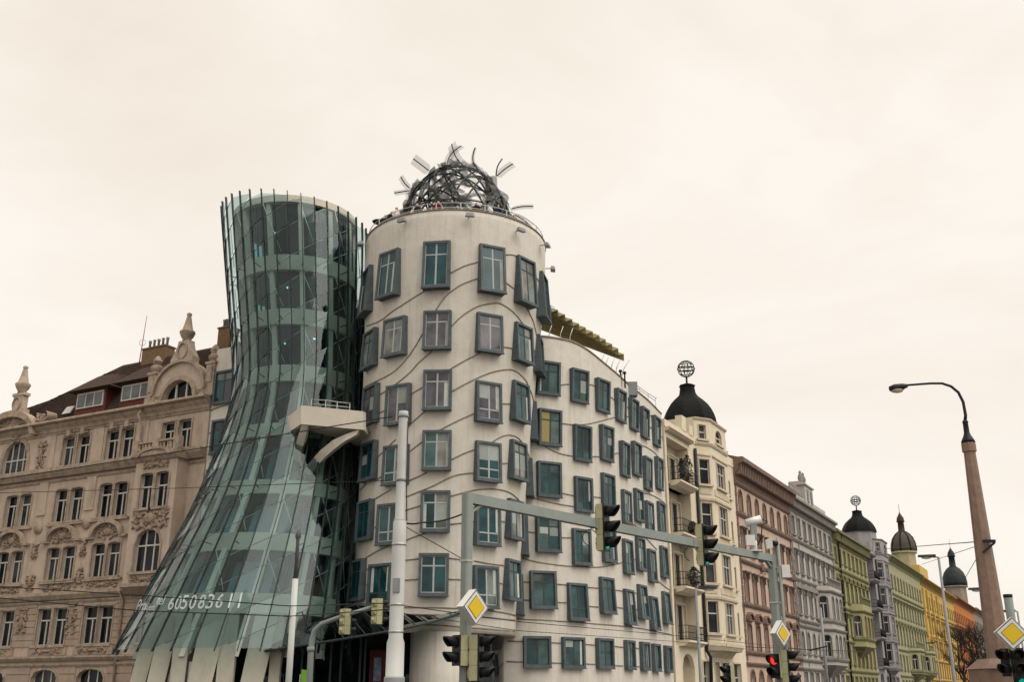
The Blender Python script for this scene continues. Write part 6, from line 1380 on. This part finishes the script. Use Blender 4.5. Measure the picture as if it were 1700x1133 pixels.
# pole, sign and signals behind the column
b5, _ = vmast(1688, 1100, 31.0); b5 = Vector((at(1676, 1010, 31).x, 31, 0)); zt = at(1668, 990, 31).z
root = thing('signal_post', 'grey signal post behind the brown column', 'post', b5); mb = MB(); mb.lathe([(.12, 0), (.12, zt - .05), (.09, zt)], b5, 12); mb.build('shaft', M['mast'], root); mb = MB(); mb.lathe([(.13, zt - .05), (.13, zt + .04)], b5, 10); mb.build('cap', M['black'], root)
diamond('yellow and white diamond sign at the right edge beside the brown column', at(1681, 1053, 26.5), 193, .57, Vector((b5.x, b5.y, at(1681, 1053, 31).z)), .1)
signal('two-lamp signal facing left at the right edge', at(1676, 1101, 27), 236, 2, .33, None); signal('signal with green lit cut by the right edge of the photo', at(1690, 1112, 26.8), 192, 3, .33, 2, M['greenl'])
signal('low two-lamp signal in front of the cream house', at(1212, 1122, 52), 250, 2, .44, None)
# --- slender street lamps
def lampost(label, x, ytop, Y, dirx, xb=None, s=1.0):
    p = at(x, ytop, Y); base = Vector((p.x, p.y, 0)); root = thing('street_lamp', label, 'street lamp', base, 'slender street lamps'); mb = MB(); mb.lathe([(.16 * s, 0), (.15 * s, 1.2), (.10 * s, 1.4), (.07 * s, p.z)], base, 10); mb.build('pole', M['greypole'], root)
    mb = MB(); e = p + Vector((dirx * 1.1 * s, 0, .04)); mb.tube([p, e], .045 * s, 8); lh = mb.build('arm', M['greypole'], root)
    h0 = p + Vector((dirx * .2 * s, 0, .05)); mb = MB(); mb.hexa([h0 + Vector(v) * s for v in ((0, -.16, -.08), (dirx * 1.0, -.14, -.06), (dirx * 1.0, .14, -.06), (0, .16, -.08), (0, -.12, .1), (dirx * 1.0, -.1, .06), (dirx * 1.0, .1, .06), (0, .12, .1))]); mb.build('lantern', M['black'], root)
    mb = MB(); mb.blob(h0 + Vector((dirx * .55, 0, -.09)) * s, [Vector((.32 * s, 0, 0)), Vector((0, .12 * s, 0)), Vector((0, 0, .1 * s))]); mb.build('bowl', mat('bowl', (.5, .48, .42), .3), root)
lampost('grey street lamp with head to the right before the cream house balconies', 1155, 978, 66, 1, s=1.1); lampost('grey street lamp leaning into view before the yellow house', 1558, 926, 46, -1, s=.72)
lampost('small street lamp half hidden behind the brown column', 1641, 980, 66, -1); lampost('distant street lamp right of the brown column', 1689, 1016, 84, -1); lampost('distant small street lamp before the yellow house base', 1553, 1069, 140, -1)
b6 = at(1362, 1010, 70); root = thing('tram_pole', 'thin grey tram pole with short cross arm before the pale grey house', 'pole', (b6.x, b6.y, 0)); mb = MB(); mb.lathe([(.12, 0), (.08, b6.z)], (b6.x, b6.y, 0), 10); mb.build('shaft', M['greypole'], root)
a, b = at(1343, 1081, 69.5), at(1373, 1074, 69.5); MB().tube([a, b], .05, 6).build('cross_arm', M['wire'], root)
# --- overhead wires
def wire(label, pts, r=.012, sag=0):
    P_ = [Vector(at(*p)) if len(p) == 3 and isinstance(p, tuple) else Vector(p) for p in pts]; out = []
    for a, b in zip(P_, P_[1:]):
        for k in range(9): t = k / 8; out.append(a.lerp(b, t) - Vector((0, 0, sag * 4 * t * (1 - t))))
    o = MB().tube(out, r, 5).build('overhead_wire', M['wire']); tag(o, label, 'wire', 'overhead wires')
wire('upper wire from the left edge to the top of the white pole', [(-40, 803, 30), (300, 750, 26.5), (652, 692, 24)], .014)
wire('wire crossing the glass tower at mid height to the white pole', [(-40, 820, 30), (300, 811, 27), (652, 798, 24)], .009)
wire('upper of two low wires across the glass skirt', [(-40, 972, 31), (243, 990, 30.4), (480, 1007, 30), (655, 1002, 24)], .014)
wire('lower of two low wires across the glass skirt', [(-40, 990, 31), (230, 1015, 30.4), (480, 1024, 30), (655, 1012, 24)], .014)
wire('slack black cable from white pole to near gantry mast', [(660, 864, 24), (700, 868, 24.1), (770, 853, 24.5)], .02, .06)
wire('diagonal stay wire from white pole down to gantry mast', [(660, 868, 24), (770, 930, 24.5)], .01)
wire('long low wire from white pole along the wing to the far houses', [(660, 1005, 24), (860, 1033, 32), (1120, 1056, 46), (1400, 1086, 80)], .012)
wire('lower parallel wire along the wing wall', [(660, 1018, 24), (860, 1048, 32), (1120, 1066, 46), (1400, 1096, 80)], .01)
wire('wire with insulator between brown column and the houses', [(1624, 900, 28), (1470, 912, 60)], .014)
wire('second thin wire from brown column to the lamp before the yellow house', [(1626, 906, 28), (1530, 938, 60)], .01)
wire('short stay from the column bracket downwards left', [(1627, 918, 28), (1598, 968, 40)], .01)
wire('thin span wire before the salmon and grey houses', [(1240, 1075, 60), (1430, 1083, 75)], .02)
# --- bare trees on the embankment at the far right
def tree(label, base, H, seed, spread, evergreen=False):
    r_ = random.Random(seed); root = thing('bare_tree', label, 'tree', base, 'embankment trees'); tr = MB(); cr_ = MB(); b = Vector(base)
    tr.tube([b, b + Vector((.1, 0, H * .2)), b + Vector((-.05, .1, H * .42))], [.22, .17, .12], 8)
    def grow(p, d, ln, rad, dep):
        q = p + d * ln; m = p.lerp(q, .5) + Vector((r_.uniform(-.1, .1), r_.uniform(-.1, .1), r_.uniform(-.05, .1))) * ln
        (tr if dep > 4 else cr_).tube([p, m, q], [rad, rad * .8, rad * .6], 4 if dep < 4 else 6)
        if dep == 0: return
        for k in range(3 if dep > 1 else 2):
            nd = (d + Vector((r_.uniform(-1, 1), r_.uniform(-1, 1), r_.uniform(-.3, .8))) * spread).normalized(); grow(p.lerp(q, r_.uniform(.55, 1)), nd, ln * r_.uniform(.6, .85), rad * .62, dep - 1)
    t0 = b + Vector((-.05, .1, H * .4))
    for k in range(4): grow(t0 - Vector((0, 0, H * .08 * k * r_.random())), Vector((r_.uniform(-.7, .7), r_.uniform(-.7, .7), 1)).normalized(), H * .2, .09, 5)
    bk = mat('bark', (.035, .028, .024), .9, .2, 8); tr.build('trunk', bk, root); o = cr_.build('crown', bk, root, recalc=False)
b7 = at(1640, 1130, 95); tree('bare tree tallest beside the brown column base', (b7.x, b7.y, 0), 9.0, 4, .55)
b8 = at(1602, 1130, 110); tree('dark bare tree before the orange house', (b8.x, b8.y, 0), 9.5, 9, .65)
b9 = at(1618, 1130, 75); tree('low dense bare tree left of the brown column', (b9.x, b9.y, 0), 5.6, 14, .75)

# --- shrubs on the iron balconies of the cream house
LEAF = mat('dark_leaf', (.022, .028, .016), .7, .4, 6, rnd=.2)
def shrub(label, u, z, h, r, seed):
    base = FRt(u, .38, z); root = thing('potted_shrub', label, 'plant', base, 'balcony plants'); r_ = random.Random(seed); mb = MB()
    mb.lathe([(.14, 0), (.19, .28), (.21, .3), (.17, .31)], base, 10); mb.build('pot', M['column'], root); mb = MB()
    for k in range(260):
        t = r_.random(); q = r * math.sqrt(r_.random()) * (math.sin(math.pi * (.12 + .86 * t)) + .12); a = r_.uniform(0, 6.283)
        c = base + Vector((q * math.cos(a), q * math.sin(a), .3 + (h - .3) * t)); d = Vector((r_.uniform(-1, 1), r_.uniform(-1, 1), r_.uniform(-.2, 1))).normalized() * .13; e = d.orthogonal().normalized() * .05
        mb.add([c - d, c + e, c + d, c - e], [(0, 1, 2, 3)])
    mb.build('leaves', LEAF, root, recalc=False); MB().tube([base + Vector((0, 0, .25)), base + Vector((0, 0, h * .8))], [.03, .012], 5).build('stem', M['column'], root)
shrub('tall dark twin shrub on the topmost balcony of the cream house', 3.4, 15.82, 2.2, .42, 3)
shrub('slim dark shrub beside it at the left end of the topmost balcony', 2.2, 15.82, 1.7, .26, 4)
shrub('leafy plant behind the railing of the second balcony from the top', 3.9, 12.22, 1.1, .34, 5)
shrub('round dark bush on the third balcony from the top', 3.6, 8.62, 1.5, .45, 6)
